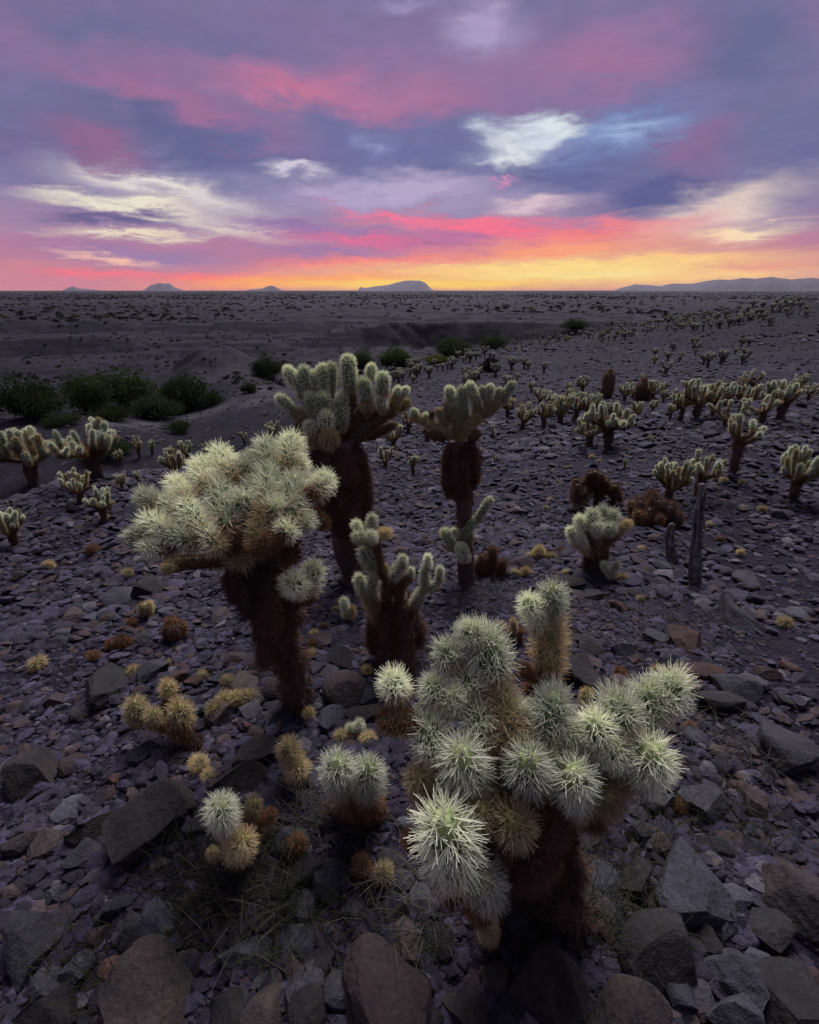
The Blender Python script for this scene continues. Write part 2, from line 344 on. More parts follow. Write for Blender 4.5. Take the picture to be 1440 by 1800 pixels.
# ------------------------------------------------------------------ terrain
def z0(r): return -0.10 * np.power(r, 1.15)
ctrl = []   # (az, r, z)
def cpx(px, py, r):
    a, e = azel(px, py); ctrl.append((a, r, HC + r * math.tan(e)))
def caz(deg, r, z): ctrl.append((math.radians(deg), r, z))
for d in (-100, -60, -36, -18, 0, 18, 36, 60, 100):
    for r in (.25, .6, 1.2, 2.4, 4.5): caz(d, r, float(z0(r)) + (.02 * r if d > 30 else 0) - (.03 * r if d < -30 else 0))
for d in (-100, -60, -36, -25, -14, -6): caz(d, 8.0, float(z0(8.0)))
for d in (-100, -60, -38): caz(d, 14, -4.2); caz(d, 28, -9.5)
for d in (-28, -18): caz(d, 15, -4.2); caz(d, 28, -8.6)
caz(-9, 14, -2.3); caz(-9, 28, -5.0)
cpx(40, 745, 45); cpx(200, 748, 44); cpx(120, 720, 58); cpx(330, 716, 58); cpx(20, 690, 70); cpx(460, 706, 48); cpx(200, 690, 74); cpx(520, 672, 66)
cpx(400, 643, 72); cpx(330, 665, 68); cpx(480, 652, 72); cpx(420, 636, 84)
cpx(150, 648, 100); cpx(10, 650, 100); cpx(300, 640, 100); cpx(560, 640, 95); cpx(640, 642, 85)
cpx(150, 606, 135); cpx(10, 606, 135); cpx(330, 606, 130); cpx(520, 606, 125)
cpx(150, 565, 220); cpx(10, 565, 220); cpx(350, 560, 220); cpx(550, 585, 155); cpx(560, 552, 230)
cpx(720, 700, 18); cpx(720, 670, 30); cpx(690, 648, 43); cpx(600, 700, 20); cpx(600, 690, 32)
caz(-2, 60, -9.5); caz(-2, 75, -10.0); caz(5, 70, -8.5); caz(11, 76, -7.0); caz(-7, 50, -8.5)
cpx(720, 606, 115); cpx(620, 606, 115); cpx(840, 598, 118); cpx(720, 566, 140); cpx(620, 574, 138); cpx(860, 566, 140); cpx(960, 566, 150)
cpx(720, 548, 230); cpx(880, 545, 230); cpx(1010, 572, 125); cpx(1100, 556, 170)
cpx(1320, 546, 92); cpx(1420, 540, 92); cpx(1210, 562, 78); cpx(1080, 585, 66); cpx(960, 606, 58); cpx(850, 627, 50)
cpx(1100, 650, 25); cpx(1320, 650, 24); cpx(1430, 650, 24); cpx(1100, 608, 44); cpx(1290, 600, 44); cpx(900, 660, 26)
cpx(1250, 708, 13); cpx(1400, 708, 13); cpx(1000, 742, 11); cpx(870, 750, 11); cpx(1150, 770, 8); cpx(1320, 780, 7.5)
caz(33, 130, -6); caz(27, 125, -6.5); caz(45, 130, -5); caz(60, 90, -2); caz(60, 25, -2); caz(100, 25, -2.5); caz(100, 90, -3); caz(60, 130, -6); caz(100, 130, -6)
for d in (-100, -60): caz(d, 60, -11.5); caz(d, 100, -11.5); caz(d, 220, -8.5)
for d in range(-100, 101, 20):
    for r in (420, 900, 2500, 9000): caz(d, r, -7.0)
C_ = np.array(ctrl); PC = np.stack([C_[:, 0] * 2.4, np.log(C_[:, 1])], 1)
def _phi(d2): return 0.5 * d2 * np.log(d2 + 1e-12)
n_ = len(PC)
K = _phi(((PC[:, None] - PC[None]) ** 2).sum(-1)) + np.eye(n_) * 2e-3
Pm = np.c_[np.ones(n_), PC]
A_ = np.block([[K, Pm], [Pm.T, np.zeros((3, 3))]])
sol = np.linalg.solve(A_, np.r_[C_[:, 2], np.zeros(3)])
def tps(a, lr):
    a = np.clip(a, -1.75, 1.75) * 2.4; out = np.empty(a.shape); fa, fl, fo = a.ravel(), lr.ravel(), out.ravel()
    for s in range(0, fa.size, 20000):
        q = np.stack([fa[s:s + 20000], fl[s:s + 20000]], 1)
        d2 = ((q[:, None] - PC[None]) ** 2).sum(-1)
        fo[s:s + 20000] = _phi(d2) @ sol[:n_] + sol[n_] + q @ sol[n_ + 1:]
    return fo.reshape(a.shape)
def sstep(a, b, x): t = np.clip((x - a) / (b - a), 0, 1); return t * t * (3 - 2 * t)
KN = np.array([84, 100, 119, 125, 150, 157, 205, 300, 430.])
BK = [(-140, (690, 655, 630, 600, 590, 566, 558, 541, 0)), (20, (690, 655, 630, 600, 590, 566, 558, 541, 0)), (200, (690, 650, 628, 596, 588, 562, 556, 540, 0)), (350, (672, 640, 622, 600, 580, 566, 552, 538, 0)),
      (480, (660, 632, 618, 602, 586, 562, 552, 538, 0)), (580, (650, 626, 612, 586, 576, 560, 552, 537, 0)), (660, (648, 624, 609, 568, 562, 556, 549, 536, 0)), (760, (640, 620, 606, 560, 556, 552, 546, 535, 0)), (870, (632, 614, 602, 560, 556, 551, 545, 535, 0)), (980, (622, 604, 594, 566, 562, 553, 545, 535, 0)), (1100, (600, 586, 578, 566, 558, 550, 543, 534, 0))]
BA = np.array([azel(b[0], 600)[0] for b in BK])
BZ = np.array([[(HC + KN[k] * math.tan(azel(b[0], b[1][k])[1])) if b[1][k] else -7.0 for k in range(len(KN))] for b in BK])
def bank_z(a, r):
    rw = r * (1 + .085 * fbm(a * 5 + 3, np.log(r) * 1.5, 4)) ; t = np.interp(rw, KN, np.arange(len(KN))); j = np.clip(np.interp(a, BA, np.arange(len(BA))), 0, len(BA) - 1.001)
    j0 = j.astype(int); fj = j - j0; k0 = np.minimum(t.astype(int), len(KN) - 2); fk = t - k0
    f = lambda jj: BZ[jj, k0] * (1 - fk) + BZ[jj, k0 + 1] * fk
    return f(j0) * (1 - fj) + f(j0 + 1) * fj
def terrain(x, y):
    x = np.asarray(x, float); y = np.asarray(y, float)
    r = np.maximum(np.hypot(x, y), .2); a = np.arctan2(x, y)
    lr = np.log(r); z = tps(a, lr)
    wb = sstep(82, 98, r) * (1 - sstep(.36, .46, a)) * (1 - sstep(1.2, 1.6, -a)); z = z * (1 - wb) + bank_z(a, r) * wb
    flat = sstep(330, 600, r); z = z * (1 - flat) - 7.0 * flat
    back = sstep(1.75, 2.2, np.abs(a)); z = z * (1 - back) + np.maximum(z0(r) * .3, -7) * back
    near = 1 - sstep(6, 40, r)
    z = z + near * (.05 * fbm(x * 1.1, y * 1.1, 3) + .022 * fbm(x * 5, y * 5, 3)) * sstep(.2, 1.0, r)
    # the clay mound in the wash
    mx, my = -25.5, 70.0; md = np.hypot((x - mx) / 10.5, (y - my) / 8.0); calm = 1 - sstep(.9, 1.6, md)
    z = z + (2.2 + .8 * fbm(x * .2, y * .2, 3)) * (1 - sstep(0, 1, md * .92 + .25 * fbm(x * .12 + 9, y * .12, 3)))
    cb = 1 - .35 * sstep(88, 105, r) * (1 - sstep(190, 280, r)); cb = cb * (1 - .4 * calm)
    midw = sstep(8, 45, r) * (1 - sstep(350, 900, r)) * cb
    # rills running down the banks
    z = z + midw * (fbm(x * .05, y * .05, 5) * 1.3 + .42 * fbm(x * .33, y * .33, 4)) * sstep(20, 90, r)
    gully = np.abs(fbm(x * .045 + 3, y * .02 + 7, 4)); z = z - midw * sstep(85, 120, r) * (1 - sstep(.0, .2, gully)) * 1.3
    g2 = np.abs(fbm(x * .14 + 31, y * .06 + 17, 4)); z = z - midw * sstep(45, 90, r) * (1 - sstep(0, .12, g2)) * .7
    # ledges of harder rock in the far bank
    bank = sstep(88, 112, r) * (1 - sstep(180, 330, r))
    s = .95; zz = z + .5 * fbm(x * .03 + 40, y * .03, 3); k = np.floor(zz / s); fr = zz / s - k
    zt = (k + sstep(.72, .97, fr)) * s - (zz - z)
    z = z * (1 - .6 * bank) + zt * .6 * bank
    far = sstep(300, 700, r); z = z + far * (1 - sstep(1500, 4000, r)) * fbm(x * .006, y * .006, 4) * 1.6
    return z
def hit(px, py, rmin=.3, rmax=2000):
    """ground point seen at a pixel (first crossing)"""
    d = ray(px, py); h = math.hypot(d[0], d[1])
    rr = np.exp(np.linspace(math.log(rmin), math.log(rmax), 900))
    x = d[0] / h * rr; y = d[1] / h * rr; zl = HC + d[2] / h * rr; g = terrain(x, y)
    b = np.nonzero(zl <= g)[0]
    if len(b) == 0: return None
    i = b[0]
    if i == 0: return np.array([x[0], y[0], g[0]])
    f0 = zl[i - 1] - g[i - 1]; f1 = g[i] - zl[i]; t = f0 / (f0 + f1 + 1e-9)
    X, Y = x[i - 1] + (x[i] - x[i - 1]) * t, y[i - 1] + (y[i] - y[i - 1]) * t
    return np.array([X, Y, float(terrain(np.array([X]), np.array([Y]))[0])])
def gz(x, y): return float(terrain(np.array([x]), np.array([y]))[0])

def build_ground():
    az = np.r_[np.linspace(-math.pi, -1.2, 50, endpoint=False), np.linspace(-1.2, 1.2, 460, endpoint=False), np.linspace(1.2, math.pi, 50, endpoint=False)]
    rr = np.r_[np.exp(np.linspace(math.log(.18), math.log(12), 150, endpoint=False)), np.exp(np.linspace(math.log(12), math.log(45), 70, endpoint=False)), np.exp(np.linspace(math.log(45), math.log(350), 330, endpoint=False)), np.exp(np.linspace(math.log(350), math.log(14000), 60))]
    A, R = np.meshgrid(az, rr); X, Y = np.sin(A) * R, np.cos(A) * R; Z = terrain(X, Y)
    nr, na = A.shape; V = np.stack([X, Y, Z], -1).reshape(-1, 3)
    V = np.r_[V, [[0, 0, Z[0].mean()]]]
    i = np.arange(nr - 1)[:, None] * na; j = np.arange(na)[None]; j2 = (j + 1) % na
    Q = np.stack([i + j, i + j2, i + na + j2, i + na + j], -1).reshape(-1, 4)[:, ::-1]
    j = np.arange(na); T = np.stack([np.full(na, len(V) - 1), (j + 1) % na, j], 1)[:, ::-1]
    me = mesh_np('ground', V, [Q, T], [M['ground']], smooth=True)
    # silt: pale alluvium where the wash floor is flat and low, and on the clay mound
    sil = np.zeros(len(V)); x, y, z = V[:, 0], V[:, 1], V[:, 2]; r = np.hypot(x, y)
    for (px, py, rad) in [(200, 746, 3.5), (250, 744, 3), (300, 738, 3), (345, 730, 3), (400, 714, 3.5), (450, 704, 4), (490, 690, 5), (530, 680, 5), (405, 648, 9), (440, 655, 7), (360, 660, 7)]:
        p = hit(px, py, 12)
        if p is None: continue
        d = np.hypot(x - p[0], (y - p[1]) * .8) / rad
        sil = np.maximum(sil, (1 - sstep(.1, .95, d + .6 * fbm(x * .25, y * .25, 3))) * (.8 if py > 660 else .35))
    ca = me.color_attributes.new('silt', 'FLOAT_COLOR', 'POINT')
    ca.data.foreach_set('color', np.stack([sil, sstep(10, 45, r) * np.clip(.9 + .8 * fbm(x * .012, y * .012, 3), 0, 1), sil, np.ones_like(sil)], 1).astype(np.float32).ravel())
    tag(link('ground', me), kind='structure')
build_ground()

# far mountains, each a real ridge standing on the plain
def mountain(prof, r, depth, label, seed):
    """prof: [(px, height px)] skyline"""
    pr = np.array(prof, float); xs = np.linspace(pr[0, 0], pr[-1, 0], max(40, int((pr[-1, 0] - pr[0, 0]) / 1.2)))
    h = np.interp(xs, pr[:, 0], pr[:, 1]); g = np.random.default_rng(seed)
    nd = 15; V = []
    for k in range(nd):
        t = (k / (nd - 1)) * 2 - 1
        for i, px in enumerate(xs):
            a, _ = azel(px, 510); rr_ = r / max(math.cos(a), .3) + t * depth
            prof_t = max(0, 1 - abs(t) ** 1.3)
            x, y = math.sin(a) * rr_, math.cos(a) * rr_
            hz = h[i] * r / FPX * (prof_t + .35 * prof_t * (1 - prof_t) * float(fbm(np.array(x * .004), np.array(y * .004), 4))) + (.6 * prof_t * float(fbm(np.array(x * .012), np.array(y * .012), 3)) * r / FPX)
            V.append((x, y, -9 + max(0, hz) + (0 if h[i] > 0 else -2)))
    V = np.array(V); n = len(xs)
    i = np.arange(nd - 1)[:, None] * n; j = np.arange(n - 1)[None]
    Q = np.stack([i + j, i + j + 1, i + n + j + 1, i + n + j], -1).reshape(-1, 4)
    o = link('mountain', mesh_np('mountain', V, Q, [M['mountain']], smooth=False))
    tag(o, label, None, None, 'structure')
mountain([(108, 0), (122, 5), (130, 7), (138, 4), (160, 2.5), (205, 0)], 6500, 300, 'small pointed hill at the far edge of the plain', 1)
mountain([(245, 0), (256, 3), (266, 9), (276, 11), (284, 12.5), (292, 11), (300, 11.5), (308, 6), (322, 1.5), (332, 0)], 6200, 320, 'dark flat-topped butte on the horizon', 2)
mountain([(425, 0), (440, 2.5), (452, 3.5), (462, 4), (474, 8), (480, 8.5), (488, 5), (500, 0)], 6400, 260, 'low twin-peaked hill on the horizon', 3)
mountain([(628, 0), (634, 6), (642, 4.5), (660, 7), (685, 9.5), (700, 13), (714, 15.5), (738, 15.5), (748, 12), (758, 3), (766, 0)], 7000, 420, 'broad stepped mesa under the brightest sky', 4)
mountain([(1075, 0), (1092, 5), (1115, 10), (1135, 9), (1160, 7.5), (1180, 11), (1215, 11), (1240, 15), (1262, 17.5), (1280, 16), (1300, 19), (1325, 18), (1350, 21), (1385, 17), (1420, 20), (1470, 14), (1540, 0)], 6600, 600, 'long hazy mountain range on the horizon', 5)

# ------------------------------------------------------------------ cactus joints
def spine_cloud(P, Nrm, Tan, k, length, width, spread, g, droop=0.0, taper=.35, bias=0.0):
    """3-sided tapering bristles: P areole points, Nrm outward, Tan axis direction"""
    n = len(P); P = np.repeat(P, k, 0); Nn = np.repeat(Nrm, k, 0); T = np.repeat(Tan, k, 0); m = n * k
    Bn = np.cross(Nn, T); Bn /= np.linalg.norm(Bn, axis=1, keepdims=True) + 1e-9; T2 = np.cross(Bn, Nn)
    th = g.random(m) * 2 * np.pi; ph = np.sqrt(g.random(m)) * spread
    d = Nn * np.cos(ph)[:, None] + (T2 * np.cos(th)[:, None] + Bn * np.sin(th)[:, None]) * np.sin(ph)[:, None]
    d = d + T * bias; d[:, 2] -= droop; d /= np.linalg.norm(d, axis=1, keepdims=True)
    ln = length * (.55 + .6 * g.random(m)); w = width * (.8 + .4 * g.random(m))
    a = np.cross(d, g.normal(size=(m, 3))); a /= np.linalg.norm(a, axis=1, keepdims=True); b = np.cross(d, a)
    V = np.empty((m, 6, 3))
    bend = g.normal(size=(m, 3)) * .06 * ln[:, None]
    for i in range(3):
        c, s = math.cos(i * 2.0944), math.sin(i * 2.0944); off = (a * c + b * s)
        V[:, i] = P + off * w[:, None] * .5
        V[:, 3 + i] = P + d * ln[:, None] + bend + off * w[:, None] * .5 * taper
    base = np.arange(m)[:, None] * 6
    Q = np.concatenate([base + np.array([[0, 1, 4, 3]]), base + np.array([[1, 2, 5, 4]]), base + np.array([[2, 0, 3, 5]])])
    return V.reshape(-1, 3), Q
def cap_prof(L, rc, s):
    """profile along arclength fraction s (0 base..1 tip): radius, z"""
    z = s * L; e = min(rc * 1.25, L * .5)
    rb = np.where(z < e * .7, np.sqrt(np.clip(1 - ((e * .7 - z) / (e * .75)) ** 2, .05, 1)), 1)
    rt = np.where(z > L - e, np.sqrt(np.clip(1 - ((z - (L - e)) / e) ** 2, 0, 1)), 1)
    return rc * rb * rt * (.92 + .12 * np.sin(np.pi * s)), z
def joint_body(L, rc, g, rings=None, seg=18, bumps=True):
    rings = rings or int(10 + 7 * L); s = np.linspace(0, 1, rings) ; s = .5 - .5 * np.cos(np.pi * s) * 1.0
    r, z = cap_prof(L, rc, s); th = np.arange(seg) * 2 * np.pi / seg
    S, T = np.meshgrid(z, th, indexing='ij'); R = np.repeat(r[:, None], seg, 1)
    if bumps: R = R * (1 + .09 * np.cos(T * 5 + S * 9) * np.cos(T * 3 - S * 12))
    V = np.stack([R * np.cos(T), R * np.sin(T), S], -1).reshape(-1, 3)
    V = np.r_[V, [[0, 0, z[0]], [0, 0, z[-1]]]]
    i = np.arange(rings - 1)[:, None] * seg; j = np.arange(seg)[None]; j2 = (j + 1) % seg
    Q = np.stack([i + j, i + j2, i + seg + j2, i + seg + j], -1).reshape(-1, 4)
    j = np.arange(seg); a = len(V) - 2
    T1 = np.stack([np.full(seg, a), (j + 1) % seg, j], 1); o = (rings - 1) * seg; T2 = np.stack([np.full(seg, a + 1), o + j, o + (j + 1) % seg], 1)
    return V, [Q, np.r_[T1, T2]]
def joint_areoles(L, rc, n, g):
    s = (np.arange(n) + .5) / n; s = np.clip(s + g.normal(size=n) * .008, .005, .995)
    sx = 1 - (1 - s) ** 1.0
    th = np.arange(n) * 2.39996 + g.normal(size=n) * .1
    r, z = cap_prof(L, rc, sx); r2, z2 = cap_prof(L, rc, np.clip(sx + .02, 0, 1)); r1, z1 = cap_prof(L, rc, np.clip(sx - .02, 0, 1))
    dr = (r2 - r1); dz = (z2 - z1) + 1e-6; nl = np.hypot(dr, dz)
    nr, nz = dz / nl, -dr / nl
    P = np.stack([r * np.cos(th), r * np.sin(th), z], 1); Nn = np.stack([nr * np.cos(th), nr * np.sin(th), nz], 1)
    return P, Nn, np.tile([[0, 0, 1.0]], (n, 1))
ASP = [1.0, 1.5, 2.2, 3.2, 4.6]
RC = .46
JB, JS, JM, JB2, JB3 = {}, {}, {}, {}, {}
for ai, L_ in enumerate(ASP):
    for v in range(3):
        g = np.random.default_rng(100 + ai * 10 + v)
        Vb, Fb = joint_body(L_, RC, g); JB[ai, v] = mesh_np('joint', Vb, Fb, [M['flesh0']], smooth=True)
        n = int(42 + 34 * L_)
        P, Nn, T = joint_areoles(L_, RC * .97, n, g)
        Vs, Qs = spine_cloud(P, Nn, T, 8, .63, .034, 1.0, g, bias=.10)
        tipn = 8; Vt, Qt = spine_cloud(np.tile([[0, 0, L_ * .99]], (3, 1)), np.tile([[0, 0, 1.0]], (3, 1)), np.tile([[1.0, 0, 0]], (3, 1)), tipn, .38, .024, .9, g)
        JS[0, ai, v] = mesh_np('spines', np.r_[Vs, Vt], np.r_[Qs, Qt + len(Vs)], [M['spine0']])
        Vs, Qs = spine_cloud(P, Nn, T, 6, .64, .052, .98, g, bias=.10, taper=.3); JS[4, ai, v] = mesh_np('spines', Vs, Qs, [M['spine0']])
        # short-spined joints with a stouter core
        Vb2, Fb2 = joint_body(L_, .64, g); JB2[ai, v] = mesh_np('joint', Vb2, Fb2, [M['flesh0']], smooth=True)
        P2, N2, T2 = joint_areoles(L_, .63, int(n * 1.2), g)
        Vs, Qs = spine_cloud(P2, N2, T2, 6, .44, .058, .95, g, bias=.14, taper=.3); JS[2, ai, v] = mesh_np('spines', Vs, Qs, [M['spine0']])
        JB3[ai, v] = mesh_np('joint', *joint_body(L_, .6, g), [M['flesh2']], smooth=True)
        Vs, Qs = spine_cloud(*joint_areoles(L_, .59, int(n * 1.3), g), 8, .36, .03, 1.0, g); JS[3, ai, v] = mesh_np('spines', Vs, Qs, [M['spine2']])
        # old joints: denser, finer, somewhat shorter
        Vs, Qs = spine_cloud(P, Nn, T, 8, .58, .04, 1.15, g, bias=-.12)
        JS[1, ai, v] = mesh_np('spines', Vs, Qs, [M['spine2']])
        # middle distance: body and spines in one mesh
        Vb, Fb = joint_body(L_, RC, g, rings=8, seg=9, bumps=False)
        P, Nn, T = joint_areoles(L_, RC, int(16 + 14 * L_), g)
        Vs, Qs = spine_cloud(P, Nn, T, 9, .52, .045, 1.15, g, bias=.15, taper=.5)
        JM[ai, v] = (np.r_[Vb, Vs], [np.r_[Fb[0], Qs + len(Vb)], Fb[1]], np.r_[np.zeros(len(Fb[0])), np.ones(len(Qs)), np.zeros(len(Fb[1]))])
JMM = {}
def mid_mesh(ai, v, age):
    k = (ai, v, age)
    if k not in JMM:
        V, F, mi = JM[ai, v]; JMM[k] = mesh_np('joint', V, F, [M['flesh%d' % age], M['spine%d' % age]], mi, smooth=True)
    return JMM[k]
def joint_matrix(b, t, R):
    """b, t core base and tip (np), R whole radius with spines; returns matrix, aspect index"""
    d = t - b; ln = max(np.linalg.norm(d), R * .75); L = ln / R
    ai = int(np.argmin([abs(math.log(L / a)) for a in ASP]))
    q = Vector(d).to_track_quat('Z', 'Y') @ Quaternion((0, 0, 1), random.random() * 6.283)
    return Matrix.Translation(Vector(b)) @ q.to_matrix().to_4x4() @ Matrix.Diagonal((R, R, R * L / ASP[ai], 1)), ai
SHORT = [False]; COARSE = [False]
def add_joint(root, b, t, R, age, name='joint', lod=0, label=None):
    mw, ai = joint_matrix(np.asarray(b, float), np.asarray(t, float), R); v = random.randrange(3)
    mw = root.matrix_world_inv @ mw if hasattr(root, 'matrix_world_inv') else Matrix.Translation(-root.location) @ mw
    if lod: return link(name, mid_mesh(ai, v, age), root, mw)
    short = SHORT[0] and age < 2
    limb = SHORT[0] and age == 2
    o = link(name, (JB2 if short else JB3 if limb else JB)[ai, v], root, mw)
    o.material_slots[0].link = 'OBJECT'; o.material_slots[0].material = M['flesh%d' % age]
    s = link('spines', JS[3 if limb else 1 if age >= 2 else 2 if short else 4 if COARSE[0] else 0, ai, v], o); s['kind'] = 'stuff'
    s.material_slots[0].link = 'OBJECT'; s.material_slots[0].material = M['spine%d' % age]
    if label: o['label'] = label
    return o
def tube_mesh(name, pts, rad, mat, seg=14, rough=.18, seed=0):
    """bumpy tapered tube through points"""
    pts = np.asarray(pts, float); rad = np.asarray(rad, float); n = max(10, int(6 * len(pts)))
    t = np.linspace(0, len(pts) - 1, n); X = np.stack([np.interp(t, range(len(pts)), pts[:, k]) for k in range(3)], 1); R = np.interp(t, range(len(pts)), rad)
    for _ in range(2): X[1:-1] = (X[:-2] + 2 * X[1:-1] + X[2:]) / 4
    D = np.gradient(X, axis=0); D /= np.linalg.norm(D, axis=1, keepdims=True) + 1e-9
    a = np.cross(D, [0.3, 1, 0.1]); a /= np.linalg.norm(a, axis=1, keepdims=True); b = np.cross(D, a)
    th = np.arange(seg) * 2 * np.pi / seg
    Th, I = np.meshgrid(th, np.arange(n)); rr_ = R[:, None] * (1 + rough * 2 * fbm(np.cos(Th) * 1.7 + seed * 7.1 + 5, np.sin(Th) * 1.7 + I * .45, 3))
    Nn = a[:, None] * np.cos(Th)[..., None] + b[:, None] * np.sin(Th)[..., None]
    V = (X[:, None] + Nn * rr_[..., None]).reshape(-1, 3)
    V = np.r_[V, [X[0]], [X[-1]]]
    i = np.arange(n - 1)[:, None] * seg; j = np.arange(seg)[None]; j2 = (j + 1) % seg
    Q = np.stack([i + j, i + j2, i + seg + j2, i + seg + j], -1).reshape(-1, 4)
    j = np.arange(seg); aa = len(V) - 2; o = (n - 1) * seg
    T = np.r_[np.stack([np.full(seg, aa), (j + 1) % seg, j], 1), np.stack([np.full(seg, aa + 1), o + j, o + (j + 1) % seg], 1)]
    me = mesh_np(name, V, [Q, T], [mat], smooth=True)
    return me, V[:-2], Nn.reshape(-1, 3), np.repeat(D, seg, 0)
def shaggy_trunk(root, pts, rad, nsp, length, width, seed, age=3, name='trunk'):
    """trunk with a coat of old spines as its own sub-part"""
    loc = np.array(root.location); g = np.random.default_rng(seed)
    me, V, Nn, T = tube_mesh(name, np.asarray(pts) - loc, rad, M['flesh3'], seed=seed)
    o = link(name, me, root)
    ix = g.integers(0, len(V), nsp); jit = g.normal(size=(nsp, 3)) * np.mean(rad) * .12
    Vs, Qs = spine_cloud(V[ix] + jit, Nn[ix], T[ix], 4, length, width * 3.0, 1.1, g, droop=.45)
    s = link('spines', mesh_np('spines', Vs, Qs, [M['spine%d' % age]]), o); s['kind'] = 'stuff'
    return o
def PY(px, py, Y):
    d = ray(px, py); t = Y / d[1]; p = d * t; p[2] += HC
    return p, t
def seg_near(p, segs):
    best = None
    for (a, b) in segs:
        d = b - a; t = np.clip(np.dot(p - a, d) / (np.dot(d, d) + 1e-9), 0, 1); q = a + d * t; e = np.linalg.norm(p - q)
        if best is None or e < best[0]: best = (e, q)
    return best

def hand_cholla(label, base_px, trunk, joints, offf, seed, hair, nsp, group=None, lod=0, dead=22, rs_=1.0):
    """A cholla set out joint by joint. trunk: [(px,py,Rpx,off)], joints: (xb,yb,xt,yt,R,age[,ob,ot])"""
    random.seed(seed)
    bp = hit(*base_px); Y0 = bp[1]
    root = empty('cholla_cactus', tuple(bp)); tag(root, label, 'cactus', group)
    tp, tr = [], []
    for (x, y, R, off) in trunk:
        p, d = PY(x, y, Y0 + off); tp.append(p); tr.append(R * d / FPX)
    tp[0] = np.array([bp[0], bp[1], bp[2] - .04])
    shaggy_trunk(root, tp, tr, nsp, hair, hair * .05, seed)
    segs = [(tp[i], tp[i + 1]) for i in range(len(tp) - 1)]
    for k in range(dead):
        f = random.uniform(.5, 1) * (len(tp) - 1); i = min(int(f), len(tp) - 2); f -= i; c = tp[i] + (tp[i + 1] - tp[i]) * f; r_ = tr[i] + (tr[i + 1] - tr[i]) * f
        a = -math.pi / 2 + random.uniform(-1.9, 1.9); o_ = np.array([math.cos(a), math.sin(a), 0]); b = c + o_ * r_ * .75
        add_joint(root, b, b + o_ * r_ * random.uniform(.2, .7) - np.array([0, 0, r_ * random.uniform(1.0, 2.0)]), r_ * random.uniform(.5, .75), 3 if random.random() < .93 else 2, 'dead_joint', lod)
    items = []
    for J in joints:
        xb, yb, xt, yt, R, age = J[:6]
        ob, ot = (J[6], J[7]) if len(J) > 6 else (offf(xb, yb), offf(xt, yt))
        b, db = PY(xb, yb, Y0 + ob); t, dt = PY(xt, yt, Y0 + ot)
        items.append((b, t, R * (db + dt) / 2 / FPX * rs_, age))
    # joints lowest first; a joint whose foot hangs free gets an older stem joint under it
    items.sort(key=lambda q: (np.linalg.norm(q[0][:2] - tp[-1][:2]) * .5 + q[0][2]))
    for (b, t, R, age) in items:
        e, q = seg_near(b, segs)
        if e > R * .62:
            R2 = min(R * .7, max(e * .5, R * .5))
            add_joint(root, q, b + (b - q) / (e + 1e-9) * R * .25, R2, max(2, age) if e > R * 1.2 else max(1, age), 'stem_joint', lod)
            segs.append((q, b))
        add_joint(root, b, t, R, age, 'joint', lod)
        segs.append((b, t))
    return root

lin = lambda pts: (lambda x, y: float(np.interp(y, [p[0] for p in pts], [p[1] for p in pts])))

